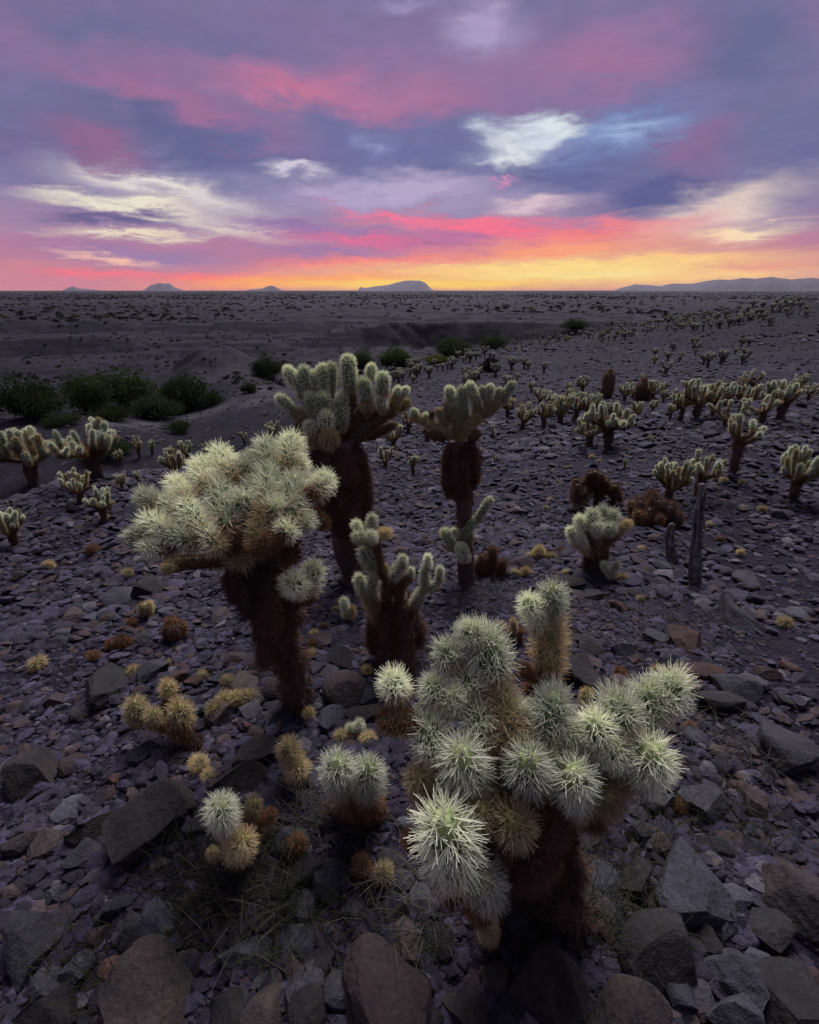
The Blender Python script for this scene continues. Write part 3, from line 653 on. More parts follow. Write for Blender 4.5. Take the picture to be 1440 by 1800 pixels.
# --- the big pale cholla nearest the camera
F = [
 (697, 1225, 690, 1184, 33, 0), (735, 1272, 670, 1262, 32, 2), (772, 1240, 762, 1190, 36, 0), (797, 1168, 783, 1130, 35, 0), (872, 1195, 850, 1108, 47, 0), (840, 1138, 822, 1095, 33, 0),
 (832, 1222, 822, 1180, 39, 0), (893, 1295, 868, 1195, 40, 1), (905, 1330, 890, 1250, 38, 1), (772, 1335, 742, 1262, 42, 0), (852, 1305, 836, 1242, 40, 0),
 (966, 1085, 974, 1030, 31, 0, .12, .12), (950, 1105, 928, 1052, 27, 0, .12, .1), (960, 1195, 970, 1085, 36, 1, .1, .12), (935, 1235, 958, 1185, 30, 2, .08, .1), (930, 1190, 921, 1172, 15, 2, .06, .05),
 (965, 1300, 975, 1214, 43, 0), (1097, 1285, 1080, 1222, 48, 0), (1132, 1275, 1146, 1205, 44, 0, -.02, 0), (1160, 1250, 1190, 1186, 42, 0, -.02, .02),
 (1062, 1320, 1044, 1264, 40, 0, -.06, -.08), (1028, 1250, 1032, 1213, 14, 1, .04, .04),
 (1125, 1365, 1148, 1320, 48, 0, -.04, -.12), (1005, 1410, 1010, 1356, 44, 0, -.07, -.15), (925, 1385, 929, 1332, 46, 0, -.08, -.16), (822, 1385, 811, 1322, 50, 0, -.08, -.15),
 (805, 1535, 778, 1436, 62, 0, -.2, -.24), (862, 1580, 846, 1532, 40, 0, -.2, -.23), (845, 1610, 832, 1580, 26, 2, -.2, -.22), (862, 1650, 855, 1622, 21, 1, -.14, -.18),
 (745, 1405, 733, 1355, 30, 1, -.1, -.12), (775, 1405, 760, 1362, 28, 2, -.06, -.08), (735, 1490, 718, 1470, 22, 2, -.16, -.18), (895, 1395, 884, 1360, 26, 2, -.07, -.1),
 (1030, 1410, 1088, 1370, 40, 1, -.04, -.08), (1015, 1425, 1058, 1455, 28, 2, -.06, -.1), (905, 1440, 868, 1428, 42, 1, -.1, -.16), (935, 1445, 955, 1430, 42, 2, -.08, -.14),
 (850, 1470, 842, 1492, 34, 2, -.12, -.16), (985, 1470, 1000, 1492, 34, 3, -.06, -.1), (900, 1500, 890, 1540, 36, 3, -.1, -.14), (960, 1520, 975, 1560, 34, 3, -.04, -.08), (800, 1560, 790, 1590, 24, 3, -.14, -.16), (1000, 1430, 1025, 1400, 34, 1, -.06, -.1), (860, 1400, 850, 1375, 36, 1, -.08, -.12), (960, 1400, 970, 1372, 34, 1, -.06, -.1), (1065, 1390, 1080, 1345, 34, 1, -.04, -.08), (920, 1580, 900, 1600, 32, 3, -.06, -.08), (790, 1390, 775, 1350, 32, 1, -.07, -.1),
 (905, 1290, 912, 1240, 36, 0, -.02, -.04), (1030, 1320, 1000, 1275, 34, 0, -.04, -.07), (880, 1370, 872, 1345, 34, 1, -.06, -.1), (975, 1360, 968, 1318, 36, 0, -.06, -.1), (1090, 1345, 1075, 1308, 36, 0, -.06, -.1), (790, 1250, 800, 1215, 32, 0, -.02, -.03), (1060, 1420, 1068, 1392, 36, 1, -.06, -.12), (900, 1470, 905, 1440, 42, 1, -.12, -.2), (960, 1480, 975, 1452, 38, 3, -.08, -.16), (845, 1450, 838, 1420, 38, 1, -.12, -.18), (860, 1520, 868, 1500, 36, 3, -.14, -.2), (935, 1540, 940, 1515, 40, 3, -.1, -.16), (1000, 1540, 1015, 1525, 34, 3, -.04, -.08),
 (880, 1320, 868, 1298, 26, 2, -.02, -.02), (930, 1520, 905, 1480, 40, 3, -.08, -.12), (965, 1585, 1030, 1612, 38, 3, -.1, -.12), (905, 1330, 1010, 1330, 30, 2, 0, -.02), (1005, 1345, 1085, 1320, 28, 2, -.01, -.03), (800, 1420, 770, 1530, 22, 2, -.12, -.16),
]
hand_cholla('large pale cholla with long white spines spreading low over dark rocks in front', (925, 1545),
            [(925, 1545, 50, 0), (915, 1480, 52, -.02), (905, 1400, 48, -.02), (900, 1320, 40, 0)], F, lin([(1040, .1), (1200, 0), (1330, -.1), (1440, -.2), (1560, -.22)]), 21, .03, 700, dead=40, rs_=1.06)

COARSE[0] = True
# --- left cholla, wide crown on a shaggy leaning trunk
Lj = [
 (258, 940, 222, 945, 27, 0), (302, 940, 256, 913, 36, 0), (350, 952, 272, 931, 33, 0), (292, 968, 250, 962, 30, 0), (272, 893, 252, 868, 31, 0), (312, 903, 290, 878, 28, 0), (327, 883, 305, 844, 31, 0),
 (360, 935, 321, 886, 38, 0), (385, 960, 350, 920, 34, 0), (367, 865, 350, 813, 35, 0), (412, 845, 382, 794, 36, 0), (445, 840, 420, 812, 30, 0, -.05, -.05), (400, 935, 384, 848, 41, 0),
 (476, 825, 467, 778, 36, 0), (506, 825, 514, 768, 36, 0), (449, 835, 440, 797, 28, 0, 0, .02), (522, 840, 529, 806, 27, 0, 0, .02), (470, 905, 474, 822, 39, 0), (450, 905, 446, 842, 33, 0, -.12, -.1), (512, 920, 518, 838, 40, 0),
 (552, 868, 576, 838, 33, 0), (506, 912, 503, 938, 32, 0, -.2, -.32), (522, 905, 540, 920, 30, 0, -.15, -.26), (455, 968, 466, 890, 38, 1), (432, 935, 418, 985, 44, 1, -.18, -.3), (540, 900, 574, 926, 24, 2, -.1, -.12),
 (498, 930, 515, 988, 32, 2, -.12, -.2), (405, 985, 292, 990, 23, 2, -.1, -.16), (305, 990, 290, 1004, 17, 1, -.16, -.2), (532, 1035, 508, 1020, 33, 0, -.2, -.28), (538, 1040, 553, 994, 32, 0, -.16, -.18), (522, 1055, 552, 1042, 24, 2, -.12, -.14),
 (462, 960, 470, 900, 28, 2, 0, .02), (425, 960, 380, 930, 26, 2, -.02, -.04), (400, 930, 330, 900, 26, 2, .02, .02), (470, 905, 400, 860, 26, 2, .06, .08), (480, 900, 470, 840, 26, 2, .08, .1), (432, 930, 425, 868, 36, 0, -.2, -.22), (480, 945, 486, 880, 36, 0, -.22, -.24),
 (430, 1000, 434, 1085, 30, 3, -.14, -.17), (410, 1005, 412, 1060, 24, 3, -.08, -.1), (470, 1020, 480, 1110, 32, 3, -.16, -.18), (500, 1010, 512, 1080, 28, 3, -.1, -.12), (500, 1085, 512, 1125, 24, 3, -.08, -.1), (425, 990, 395, 1030, 22, 3, -.05, -.06),
]
hand_cholla('broad pale cholla with many blunt arms on a shaggy dark leaning trunk', (524, 1240),
            [(524, 1240, 22, 0), (516, 1185, 22, -.02), (497, 1125, 28, -.05), (470, 1050, 38, -.07), (462, 950, 36, -.06)], Lj, lin([(770, .1), (830, -.05), (880, -.2), (960, -.34), (1040, -.28)]), 22, .026, 800, rs_=.86, dead=14)

SHORT[0] = True
# --- tall cholla behind it
Mj = [
 (616, 692, 611, 624, 17, 0), (650, 668, 654, 640, 12, 0, .1, .1), (672, 697, 674, 654, 15, 0), (646, 712, 639, 664, 15, 0), (672, 724, 668, 695, 13, 0), (649, 728, 646, 708, 14, 1),
 (521, 676, 503, 645, 14, 0), (536, 702, 520, 655, 15, 0), (543, 692, 533, 643, 14, 0), (560, 692, 551, 653, 15, 0), (566, 702, 568, 640, 15, 0), (580, 692, 583, 638, 14, 0, .05, .05),
 (522, 730, 488, 696, 14, 0), (550, 742, 515, 724, 15, 1), (598, 755, 602, 690, 17, 0), (560, 748, 543, 690, 17, 0, -.04, -.04), (566, 748, 568, 690, 18, 0, -.05, -.05), (575, 755, 572, 725, 18, 0, -.08, -.1), (550, 760, 541, 742, 16, 0, -.08, -.1),
 (578, 785, 580, 760, 21, 1, -.08, -.14), (556, 785, 549, 762, 18, 1, -.06, -.1), (598, 788, 690, 716, 19, 2, 0, .02), (685, 732, 702, 690, 14, 1, .04, .06), (698, 698, 700, 680, 10, 0, .04, .05), (704, 698, 717, 681, 10, 0, .06, .06), (704, 720, 719, 702, 10, 1, .08, .1),
 (640, 770, 696, 744, 14, 2, .08, .12), (603, 765, 620, 690, 15, 2, 0, .02), (614, 772, 642, 712, 15, 2, .02, .02), (590, 780, 565, 700, 17, 2, 0, 0), (580, 785, 540, 700, 17, 2, 0, 0), (655, 745, 672, 700, 13, 2, .03, .03), (590, 780, 583, 690, 16, 2, .06, .06), (545, 765, 520, 745, 14, 2, -.02, -.02),
 (575, 800, 580, 860, 24, 3, -.1, -.12), (600, 800, 620, 850, 26, 3, -.1, -.12), (625, 800, 640, 850, 22, 3, 0, 0), (600, 860, 615, 920, 26, 3, -.08, -.1), (630, 850, 645, 900, 20, 3, -.02, -.02), (590, 890, 600, 940, 22, 3, -.08, -.08), (612, 930, 614, 975, 18, 3, -.06, -.06), (560, 790, 555, 830, 20, 3, -.06, -.06),
]
hand_cholla('tallest cholla, antler-like crown of upright pale joints on a thick black trunk', (622, 1022),
            [(622, 1022, 20, 0), (612, 960, 24, 0), (612, 880, 32, 0), (602, 820, 36, 0), (592, 775, 30, 0)], Mj, lin([(640, .04), (700, 0), (760, -.06), (800, -.06)]), 23, .028, 520)

# --- central cholla with narrow trunk
Cj = [
 (798, 728, 789, 679, 12, 0), (818, 738, 811, 679, 11, 0), (839, 712, 824, 672, 12, 0), (853, 702, 847, 679, 9, 0), (856, 714, 863, 675, 10, 0), (872, 718, 879, 681, 9, 0), (880, 707, 904, 671, 10, 0), (791, 738, 785, 706, 9, 1), (786, 750, 769, 717, 9, 1),
 (800, 768, 745, 740, 12, 1), (750, 742, 724, 731, 10, 1), (731, 735, 727, 718, 9, 0), (748, 738, 749, 726, 7, 0), (757, 742, 760, 722, 7, 2), (804, 772, 846, 725, 15, 1), (842, 732, 872, 714, 12, 1), (856, 728, 880, 700, 11, 1), (838, 735, 840, 708, 11, 1), (808, 765, 800, 722, 14, 1), (806, 740, 804, 695, 7, 0),
 (785, 770, 753, 763, 12, 2), (825, 775, 842, 758, 13, 2), (795, 785, 785, 845, 17, 3), (815, 785, 812, 850, 18, 3), (828, 780, 838, 838, 15, 3), (800, 790, 800, 855, 15, 3, -.08, -.08), (835, 790, 843, 815, 11, 3, 0, 0),
 (837, 918, 864, 874, 10, 0), (812, 942, 838, 910, 12, 0), (797, 967, 780, 930, 12, 0), (808, 945, 796, 930, 8, 0), (818, 985, 808, 958, 14, 0, -.04, -.1), (818, 975, 790, 955, 11, 1), (820, 965, 826, 935, 11, 1),
]
hand_cholla('slender cholla with fanned open crown on a long thin bare trunk', (821, 1026),
            [(821, 1026, 14, 0), (818, 950, 13, 0), (813, 870, 14, 0), (810, 820, 24, 0), (808, 775, 18, 0)], Cj, lin([(680, .03), (740, 0), (780, -.04), (960, -.03)]), 24, .022, 300)

SHORT[0] = False
# --- smaller cholla in the middle
Sj = [
 (632, 938, 625, 917, 13, 0), (652, 932, 655, 905, 13, 0), (640, 950, 627, 940, 15, 0, -.02, -.08), (656, 952, 652, 938, 14, 0, -.02, -.08), (662, 946, 684, 934, 15, 1), (656, 1002, 638, 964, 18, 0), (672, 1015, 659, 946, 12, 2), (660, 965, 645, 945, 12, 1),
 (641, 1048, 629, 1011, 14, 0), (652, 1052, 658, 1010, 15, 0), (668, 1095, 645, 1045, 18, 1), (670, 1085, 655, 1050, 15, 2), (690, 1018, 703, 994, 16, 0), (708, 998, 708, 976, 11, 0), (679, 1008, 676, 992, 8, 1), (722, 1018, 723, 998, 9, 0), (690, 1042, 722, 1012, 13, 2),
 (748, 1034, 746, 996, 12, 0), (752, 1002, 752, 975, 10, 0), (772, 1024, 774, 996, 10, 0), (752, 1036, 774, 1022, 10, 0), (725, 1068, 748, 1032, 14, 0), (714, 1092, 740, 1046, 12, 2), (680, 1060, 682, 1015, 15, 2), (700, 1055, 705, 1025, 14, 2),
 (680, 1075, 678, 1120, 20, 3, -.08, -.1), (705, 1070, 708, 1120, 20, 3, -.08, -.1), (720, 1090, 725, 1120, 14, 3, -.02, -.02), (690, 1110, 695, 1150, 22, 3, -.08, -.08),
]
hand_cholla('mid-height cholla with clubbed arms and furry dark trunk beside the broad leaning cholla', (695, 1165),
            [(695, 1165, 34, 0), (697, 1130, 36, 0), (695, 1085, 34, 0), (688, 1045, 26, 0)], Sj, lin([(900, 0), (950, -.02), (1010, -.05), (1060, -.06)]), 25, .024, 460)

# --- round bushy cholla on the right
Rj = [
 (1046, 925, 1040, 898, 18, 0), (1072, 925, 1079, 898, 16, 0), (1030, 930, 1017, 909, 15, 0), (1060, 915, 1060, 892, 15, 0, .04, .04), (1068, 940, 1075, 922, 15, 0, -.04, -.09), (1050, 940, 1050, 922, 15, 0, -.04, -.09), (1082, 940, 1107, 916, 12, 1), (1016, 958, 1001, 928, 13, 0), (1028, 965, 1018, 940, 12, 0, -.04, -.06),
 (1042, 975, 1012, 952, 12, 1), (1050, 985, 1050, 935, 16, 1), (1052, 965, 1085, 938, 13, 2), (1048, 960, 1030, 925, 12, 2), (1055, 955, 1068, 920, 12, 2),
]
hand_cholla('round bushy pale cholla below the brown withered one', (1048, 1003), [(1048, 1003, 16, 0), (1049, 980, 16, 0), (1051, 950, 14, 0)], Rj, lin([(890, .02), (940, -.04), (1000, -.03)]), 26, .02, 200)

SHORT[0] = False; COARSE[0] = False
# ------------------------------------------------------------------ small hand-set chollas (young plants, half-buried chains)
def small_plant(label, base_px, joints, seed, cat='cactus', name='young_cholla', lod=0, group=None):
    random.seed(seed); bp = hit(*base_px); root = empty(name, tuple(bp)); tag(root, label, cat, group)
    segs = [(bp - np.array([0, 0, .02]), bp)]
    its = []
    for J in joints:
        xb, yb, xt, yt, R, age = J[:6]; ob, ot = (J[6], J[7]) if len(J) > 6 else (0, 0)
        b, db = PY(xb, yb, bp[1] + ob); t, dt = PY(xt, yt, bp[1] + ot); r_ = R * (db + dt) / 2 / FPX
        lift = lambda p: np.array([p[0], p[1], max(p[2], gz(p[0], p[1]) + r_ * .15)])
        its.append((lift(b), lift(t), r_, age))
    its.sort(key=lambda q: q[0][2])
    for (b, t, R, age) in its:
        e, q = seg_near(b, segs)
        if e > R * .8:
            add_joint(root, q, b, min(R * .75, max(e * .5, R * .5)), max(2, age), 'stem_joint', lod); segs.append((q, b))
        add_joint(root, b, t, R, age, 'joint', lod); segs.append((b, t))
    return root
small_plant('golden low cholla chain on gravel left of the broad leaning cholla', (340, 1312), [(248, 1270, 234, 1232, 24, 1, .05, .05), (300, 1225, 292, 1200, 18, 1, .12, .12), (322, 1275, 314, 1238, 27, 1, .04, .04), (272, 1275, 268, 1250, 18, 1, .03, .02), (330, 1300, 300, 1265, 22, 2, 0, .03), (338, 1312, 350, 1300, 20, 3), (305, 1280, 260, 1265, 18, 2, .04, .05)], 31)
small_plant('string of four straw-coloured joints lying beside a flat grey stone', (400, 1245), [(385, 1250, 372, 1243, 19, 1, -.04, -.06), (400, 1235, 390, 1222, 18, 1, .02, .03), (418, 1235, 415, 1218, 19, 1, 0, .02), (440, 1235, 438, 1217, 18, 1, 0, .02), (395, 1240, 440, 1238, 14, 1, 0, 0)], 32)
small_plant('pair of pale fuzzy joints on a brown stump left of the front cholla', (630, 1440), [(605, 1385, 590, 1338, 37, 0, -.04, -.08), (650, 1395, 646, 1345, 35, 0, -.03, -.07), (620, 1425, 605, 1385, 30, 2, -.01, -.03), (640, 1430, 655, 1395, 30, 2, 0, -.02), (610, 1425, 575, 1420, 22, 3, 0, 0), (655, 1435, 675, 1420, 20, 3, 0, 0)], 33)
small_plant('two-jointed golden cholla sprout beside the tilted slab', (525, 1365), [(512, 1335, 504, 1308, 25, 1, 0, -.03), (525, 1362, 520, 1342, 26, 1, 0, -.04), (522, 1370, 514, 1340, 16, 2, .02, .02)], 34)
small_plant('single pale cholla ball over faded orange joints by the big brown slab', (425, 1520), [(398, 1450, 385, 1412, 33, 0, -.03, -.06), (420, 1500, 400, 1450, 22, 1, 0, -.02), (420, 1500, 424, 1475, 32, 1, -.03, -.06), (440, 1440, 447, 1405, 18, 1, .06, .07), (470, 1440, 478, 1428, 17, 2, .04, .04), (425, 1515, 455, 1445, 18, 2, .02, .04), (380, 1510, 372, 1495, 13, 1, -.02, -.03)], 35)
small_plant('short cholla sprout of two greenish joints at the mid-height cholla\'s foot', (612, 1092), [(610, 1088, 604, 1052, 11, 0), (612, 1090, 620, 1068, 11, 1)], 36)
small_plant('baby cholla cluster of three joints under the round bushy cholla', (1075, 1022), [(1076, 1015, 1073, 998, 11, 0), (1090, 1020, 1099, 1012, 11, 1), (1070, 1005, 1061, 990, 10, 0), (1082, 1000, 1085, 988, 9, 0)], 37)
small_plant('yellow-green cholla segments sprawling on stones before the round bushy cholla', (950, 982), [(945, 978, 950, 962, 13, 1), (955, 980, 976, 976, 10, 1), (945, 982, 930, 976, 10, 1)], 38)
small_plant('pair of yellowish joints on the ground near the slender cholla', (920, 1012), [(910, 1008, 900, 1004, 8, 1), (922, 1010, 925, 1000, 11, 1), (905, 1010, 935, 1008, 9, 1)], 39)
small_plant('greyish brown hedgehog stems at the slender cholla\'s base', (858, 1012), [(850, 1010, 848, 975, 13, 2), (866, 1010, 866, 962, 13, 2), (880, 1014, 884, 985, 12, 2), (842, 1015, 838, 990, 11, 3)], 40, name='hedgehog_cactus')
small_plant('small shaggy brown cholla stump on gravel left of the leaning trunk', (308, 1122), [(306, 1120, 300, 1088, 17, 2), (318, 1120, 320, 1095, 13, 2), (296, 1122, 292, 1105, 12, 3), (310, 1122, 308, 1100, 15, 3, -.03, -.04)], 41)
small_plant('dark green finger-like cholla sprout behind the front cholla', (905, 1128), [(907, 1125, 902, 1088, 9, 1), (892, 1115, 875, 1098, 13, 1), (910, 1128, 916, 1105, 9, 2)], 42)
small_plant('pale two-lobed young cholla left of the shaggy brown stump', (255, 1085), [(254, 1082, 250, 1062, 11, 1), (262, 1080, 262, 1058, 10, 1)], 43)
small_plant('faded reddish cholla clump half buried at the left gravel slope', (210, 1138), [(200, 1138, 192, 1128, 14, 2), (214, 1138, 212, 1122, 16, 2), (226, 1138, 232, 1126, 13, 2)], 44)
small_plant('rust-brown cholla joint pair under dry grass near the grey boulder pair', (650, 1535), [(640, 1530, 632, 1510, 21, 2), (662, 1545, 660, 1530, 12, 2)], 45)
small_plant('small greenish spiky ball between the grey boulder and the front cholla', (676, 1548), [(676, 1545, 675, 1525, 22, 1)], 46)
small_plant('dim straw-coloured cholla tuft behind the grey boulder pair', (525, 1500), [(525, 1496, 520, 1472, 20, 2), (510, 1498, 500, 1490, 14, 2)], 47)
small_plant('twin pale joints with greenish tips beside the pinkish round boulder', (655, 1305), [(602, 1310, 598, 1293, 15, 1, .02, .02), (648, 1312, 646, 1296, 18, 1, 0, 0), (630, 1290, 632, 1268, 13, 0, .05, .05), (616, 1290, 614, 1275, 10, 0, .05, .05), (650, 1308, 605, 1308, 9, 2, .02, .02)], 48)
small_plant('lone yellowish cholla ball in front of the leaning trunk\'s foot', (543, 1262), [(543, 1260, 542, 1248, 14, 1)], 49)
small_plant('orange-brown fallen cholla joint beside stones right of the front cholla', (1195, 1425), [(1190, 1425, 1200, 1412, 18, 2)], 50)
small_plant('rusty low cholla joint behind the front cholla\'s pale arm', (1092, 1192), [(1092, 1190, 1088, 1176, 14, 2)], 51)

# ------------------------------------------------------------------ fallen joints scattered on the gravel
fallen = [(395, 1236 - 36, 13), (362, 1192, 10), (230, 1185, 13), (585, 1075, 9), (572, 1100, 9), (556, 1115, 10), (545, 1135, 12), (552, 1150, 12), (172, 970, 12), (180, 918, 9), (232, 1010, 10), (238, 1100, 10), (255, 1112, 8), (1122, 970, 8), (1262, 952, 8), (1246, 926, 7),
          (985, 968, 8), (996, 968, 7), (980, 1016, 8), (1040, 805, 6), (1055, 812, 5), (1025, 880, 7), (1008, 872, 8), (1300, 850, 7), (1275, 848, 8), (1255, 845, 7), (868, 805, 5), (860, 830, 5), (770, 830, 4), (690, 800, 5), (955, 895, 6), (965, 880, 6), (1130, 1055, 8), (1000, 1010, 9), (985, 1022, 8), (1150, 1180, 12), (1210, 1290, 12), (1305, 975, 8), (580, 1125, 9), (640, 1180, 12), (355, 1358, 18), (372, 1376, 14), (590, 1060, 7), (300, 1170, 9), (160, 1160, 12), (1345, 900, 8), (80, 1000, 10), (60, 1180, 14), (1385, 1100, 12)]
for i, (x, y, R) in enumerate(fallen):
    random.seed(900 + i); p = hit(x, y)
    d = np.linalg.norm(p - np.array([0, 0, HC])); r_ = R * d / FPX * .92
    root = empty('fallen_joint', tuple(p))
    near_txt = 'on the gravel in the open' if y > 900 else 'on the pebbly far slope'
    tag(root, 'small straw-coloured cholla joint fallen ' + near_txt, 'cactus joint', 'fallen cholla joints')
    a = random.random() * 6.283; b = p + np.array([0, 0, r_ * .38]); t = b + np.array([math.cos(a) * r_ * 1.1, math.sin(a) * r_ * 1.1, r_ * .35])
    add_joint(root, b, t, r_, 1 if random.random() < .8 else 2, 'joint', 0 if R > 9 else 1)
    
# ------------------------------------------------------------------ grown chollas of the middle distance
def grow_cholla(label, px, py, top, seed, spread=.75, limbs=5, trunk=.45, group='chollas across the slope', age_bias=0, lean=0, p=None, H=None):
    g = random.Random(seed); random.seed(seed)
    if p is None: p = hit(px, py)
    if p is None: return None
    if H is None:
        q, _ = PY(px, top, p[1]); H = q[2] - p[2]
    root = empty('cholla_cactus', tuple(p)); tag(root, label, 'cactus', group)
    R = H * g.uniform(.058, .076); limbs = max(0, limbs + (g.randint(0, 3) if limbs else 0)); spread *= g.uniform(.85, 1.2); lean = lean or g.uniform(-.08, .08)
    top_ = p + np.array([lean * H, 0, H * trunk])
    shaggy_trunk(root, [p - np.array([0, 0, .04]), (p + top_) / 2 + np.array([g.uniform(-.03, .03) * H, 0, 0]), top_], [R * .7, R * .95, R * .8], 120, R * .7, R * .06, seed)
    for k in range(int(4 + trunk * 6)):
        a = g.random() * 6.283; z = g.uniform(.35, 1); b = p + (top_ - p) * z + np.array([math.cos(a), math.sin(a), 0]) * R * .6
        add_joint(root, b, b + np.array([math.cos(a) * R * .5, math.sin(a) * R * .5, -R * g.uniform(1.2, 2.2)]), R * .75, 3, 'dead_joint', 1)
    for k in range(limbs):
        a = (k + g.uniform(-.3, .3)) / limbs * 6.283; out = spread * H * g.uniform(.2, .46)
        b = p + (top_ - p) * g.uniform(.7, 1.0); wz = g.uniform(.42, .62)
        e = b + np.array([math.cos(a) * out, math.sin(a) * out, (p[2] + H * max(wz, trunk + .04) - b[2])])
        add_joint(root, b, e, R * .95, 2 if g.random() < .6 else 1, 'limb', 1)
        for m in range(g.randint(1, 5)):
            f = g.uniform(.45, 1.05); s = b + (e - b) * f; rad = out * f / H
            zt = p[2] + H * (1.0 - 1.3 * rad * rad - g.uniform(0, .3)) - R * .5
            aa = a + g.uniform(-1.2, 1.2); t = np.array([s[0] + math.cos(aa) * H * g.uniform(.02, .12), s[1] + math.sin(aa) * H * g.uniform(.02, .12), max(zt, s[2] + R * 1.2)])
            ln = np.linalg.norm(t - s); mx = R * g.uniform(2.0, 3.2)
            if ln > mx:
                mid = s + (t - s) * (1 - mx / ln); add_joint(root, s, mid, R * .9, 1, 'limb', 1); s = mid
            add_joint(root, s, t, R * g.uniform(.8, 1.15), 0 if g.random() < .8 else 1, 'joint', 1)
            if g.random() < .3: add_joint(root, s + (t - s) * .5, s + (t - s) * .5 + np.array([g.uniform(-2, 2) * R, g.uniform(-2, 2) * R, R * g.uniform(.8, 1.8)]), R * .75, 0, 'joint', 1)
    return root
G = [
 ('wide-crowned cholla cut by the left picture edge with dark forked trunk', 172, 846, 728, 1.0, 7, .45), ('low cholla clump under the wide-crowned one at the left edge', 142, 884, 818, .9, 5, .3), ('small brown-stemmed cholla with pale cap at the left gravel edge', 188, 916, 855, .8, 5, .35),
 ('upright small cholla at the hill edge, first left of the pale arms', 246, 806, 764, .6, 4, .35), ('narrow cholla at the hill edge beside a low shrub', 268, 800, 772, .5, 3, .4), ('short cholla at the hill edge near the wide-crowned one', 213, 816, 788, .7, 4, .3),
 ('dense cholla peeking behind the broad crown\'s left arms', 308, 842, 786, .9, 6, .3), ('pale cholla tip cluster on the hill edge over the broad crown', 330, 806, 771, .8, 5, .3), ('small cholla on the brink above the broad crown', 362, 800, 776, .6, 4, .3), ('tiny two-armed cholla on the brink', 404, 800, 778, .5, 3, .3),
 ('slim cholla sprout on the brink beside bare dark slope', 431, 782, 757, .4, 3, .4), ('short dark-stemmed cholla alone on the brink left of the tallest cholla', 480, 776, 739, .7, 4, .35), ('little cholla at the left slope below the brink', 245, 850, 826, .6, 4, .3), ('pair-armed little cholla near the left slope stones', 218, 862, 832, .6, 4, .3),
 ('cholla with bright cap just behind the tallest cholla\'s right arm', 718, 762, 712, .7, 5, .4), ('squat cholla behind the tallest cholla\'s limb', 692, 790, 742, .8, 5, .3), ('grey-green low cholla on gravel right of the tallest trunk', 676, 822, 782, .8, 5, .2), ('thin little cholla with brown stem between the two tall chollas', 727, 836, 796, .5, 4, .45), ('cholla peeking behind the slender cholla\'s left arm', 750, 775, 735, .7, 5, .3),
 ('small sprout on the gravel right of the slender crown', 866, 772, 746, .4, 3, .4), ('tiny reddish sprout on gravel beside the slender trunk', 870, 816, 796, .4, 3, .3),
 ('dense cholla just right of the slender crown', 916, 756, 704, .9, 7, .3), ('dark-stemmed cholla behind the slender crown\'s right tip', 893, 735, 695, .7, 5, .4), ('tufted cholla opening the long thicket', 956, 752, 700, .8, 6, .35), ('tall-stemmed cholla in the thicket left of the barrel cactus', 984, 748, 690, .8, 6, .4), ('bright flat-topped cholla in the thicket', 1008, 742, 684, .8, 6, .4), ('pale cholla in front of the barrel cactus', 1030, 738, 690, .7, 5, .4),
 ('cholla in the back of the thicket', 970, 724, 684, .8, 6, .35), ('small cholla filling the thicket\'s back row', 1000, 712, 680, .8, 5, .35), ('cholla leaning out of the thicket toward the slope', 1048, 720, 688, .8, 5, .35),
 ('wide cholla on several dark stems, left half of the double clump', 1036, 788, 722, 1.0, 7, .45), ('taller right half of the double cholla clump', 1068, 788, 698, .9, 7, .5), ('cholla beside the barrel cactus on its far side', 1098, 706, 668, .9, 6, .3), ('low cholla right of the barrel cactus', 1112, 700, 676, .8, 5, .3), ('cholla next to the dark rounded shrub', 1146, 706, 666, .8, 5, .35), ('small pale cholla right of the dark rounded shrub', 1165, 706, 682, .7, 4, .3),
 ('tree-like cholla with spreading dark branches on the right slope', 1222, 742, 660, 1.0, 8, .5), ('lean cholla on the left of the tree-like one', 1196, 740, 684, .6, 5, .5), ('little leaning cholla left of the tree-like one', 1178, 738, 708, .5, 3, .4), ('drooping cholla right of the tree-like one', 1250, 736, 668, .9, 6, .45), ('pale cholla near the right picture edge in the far row', 1300, 728, 658, .8, 6, .4), ('cholla in the far row just left of the edge one', 1275, 712, 664, .8, 5, .35),
 ('tall dark-trunked cholla at the right picture edge', 1284, 836, 714, .6, 5, .6), ('fan-shaped pale cholla in front of the reddish spiny mound', 1178, 880, 800, .8, 7, .25), ('fork-armed cholla behind the weathered grey post stump', 1224, 872, 784, .9, 6, .45), ('low brown cholla sprouts on the gravel in mid slope', 1142, 782, 764, .9, 5, .2), ('tiny pale cholla ball on the mid slope gravel', 1098, 824, 804, .5, 3, .2),
 ('small cholla on the slope above the thicket', 1130, 672, 655, .8, 4, .3), ('broad cholla outside the photo edge beyond the right far row', 1370, 740, 660, .9, 7, .4), ('cholla past the right edge on near gravel', 1395, 880, 780, .9, 7, .4), ('cholla past the left edge above the wash', 60, 850, 740, .9, 7, .4), ('small cholla past the left edge on gravel', 30, 960, 890, .8, 5, .3),
 ('dark mid-slope cholla alone above the slender crown', 1150, 640, 622, .8, 4, .3),
]
for i, (lab, x, y, tp_, sp, lb, tk) in enumerate(G): grow_cholla(lab, x, y, tp_, 300 + i, sp, lb, tk)

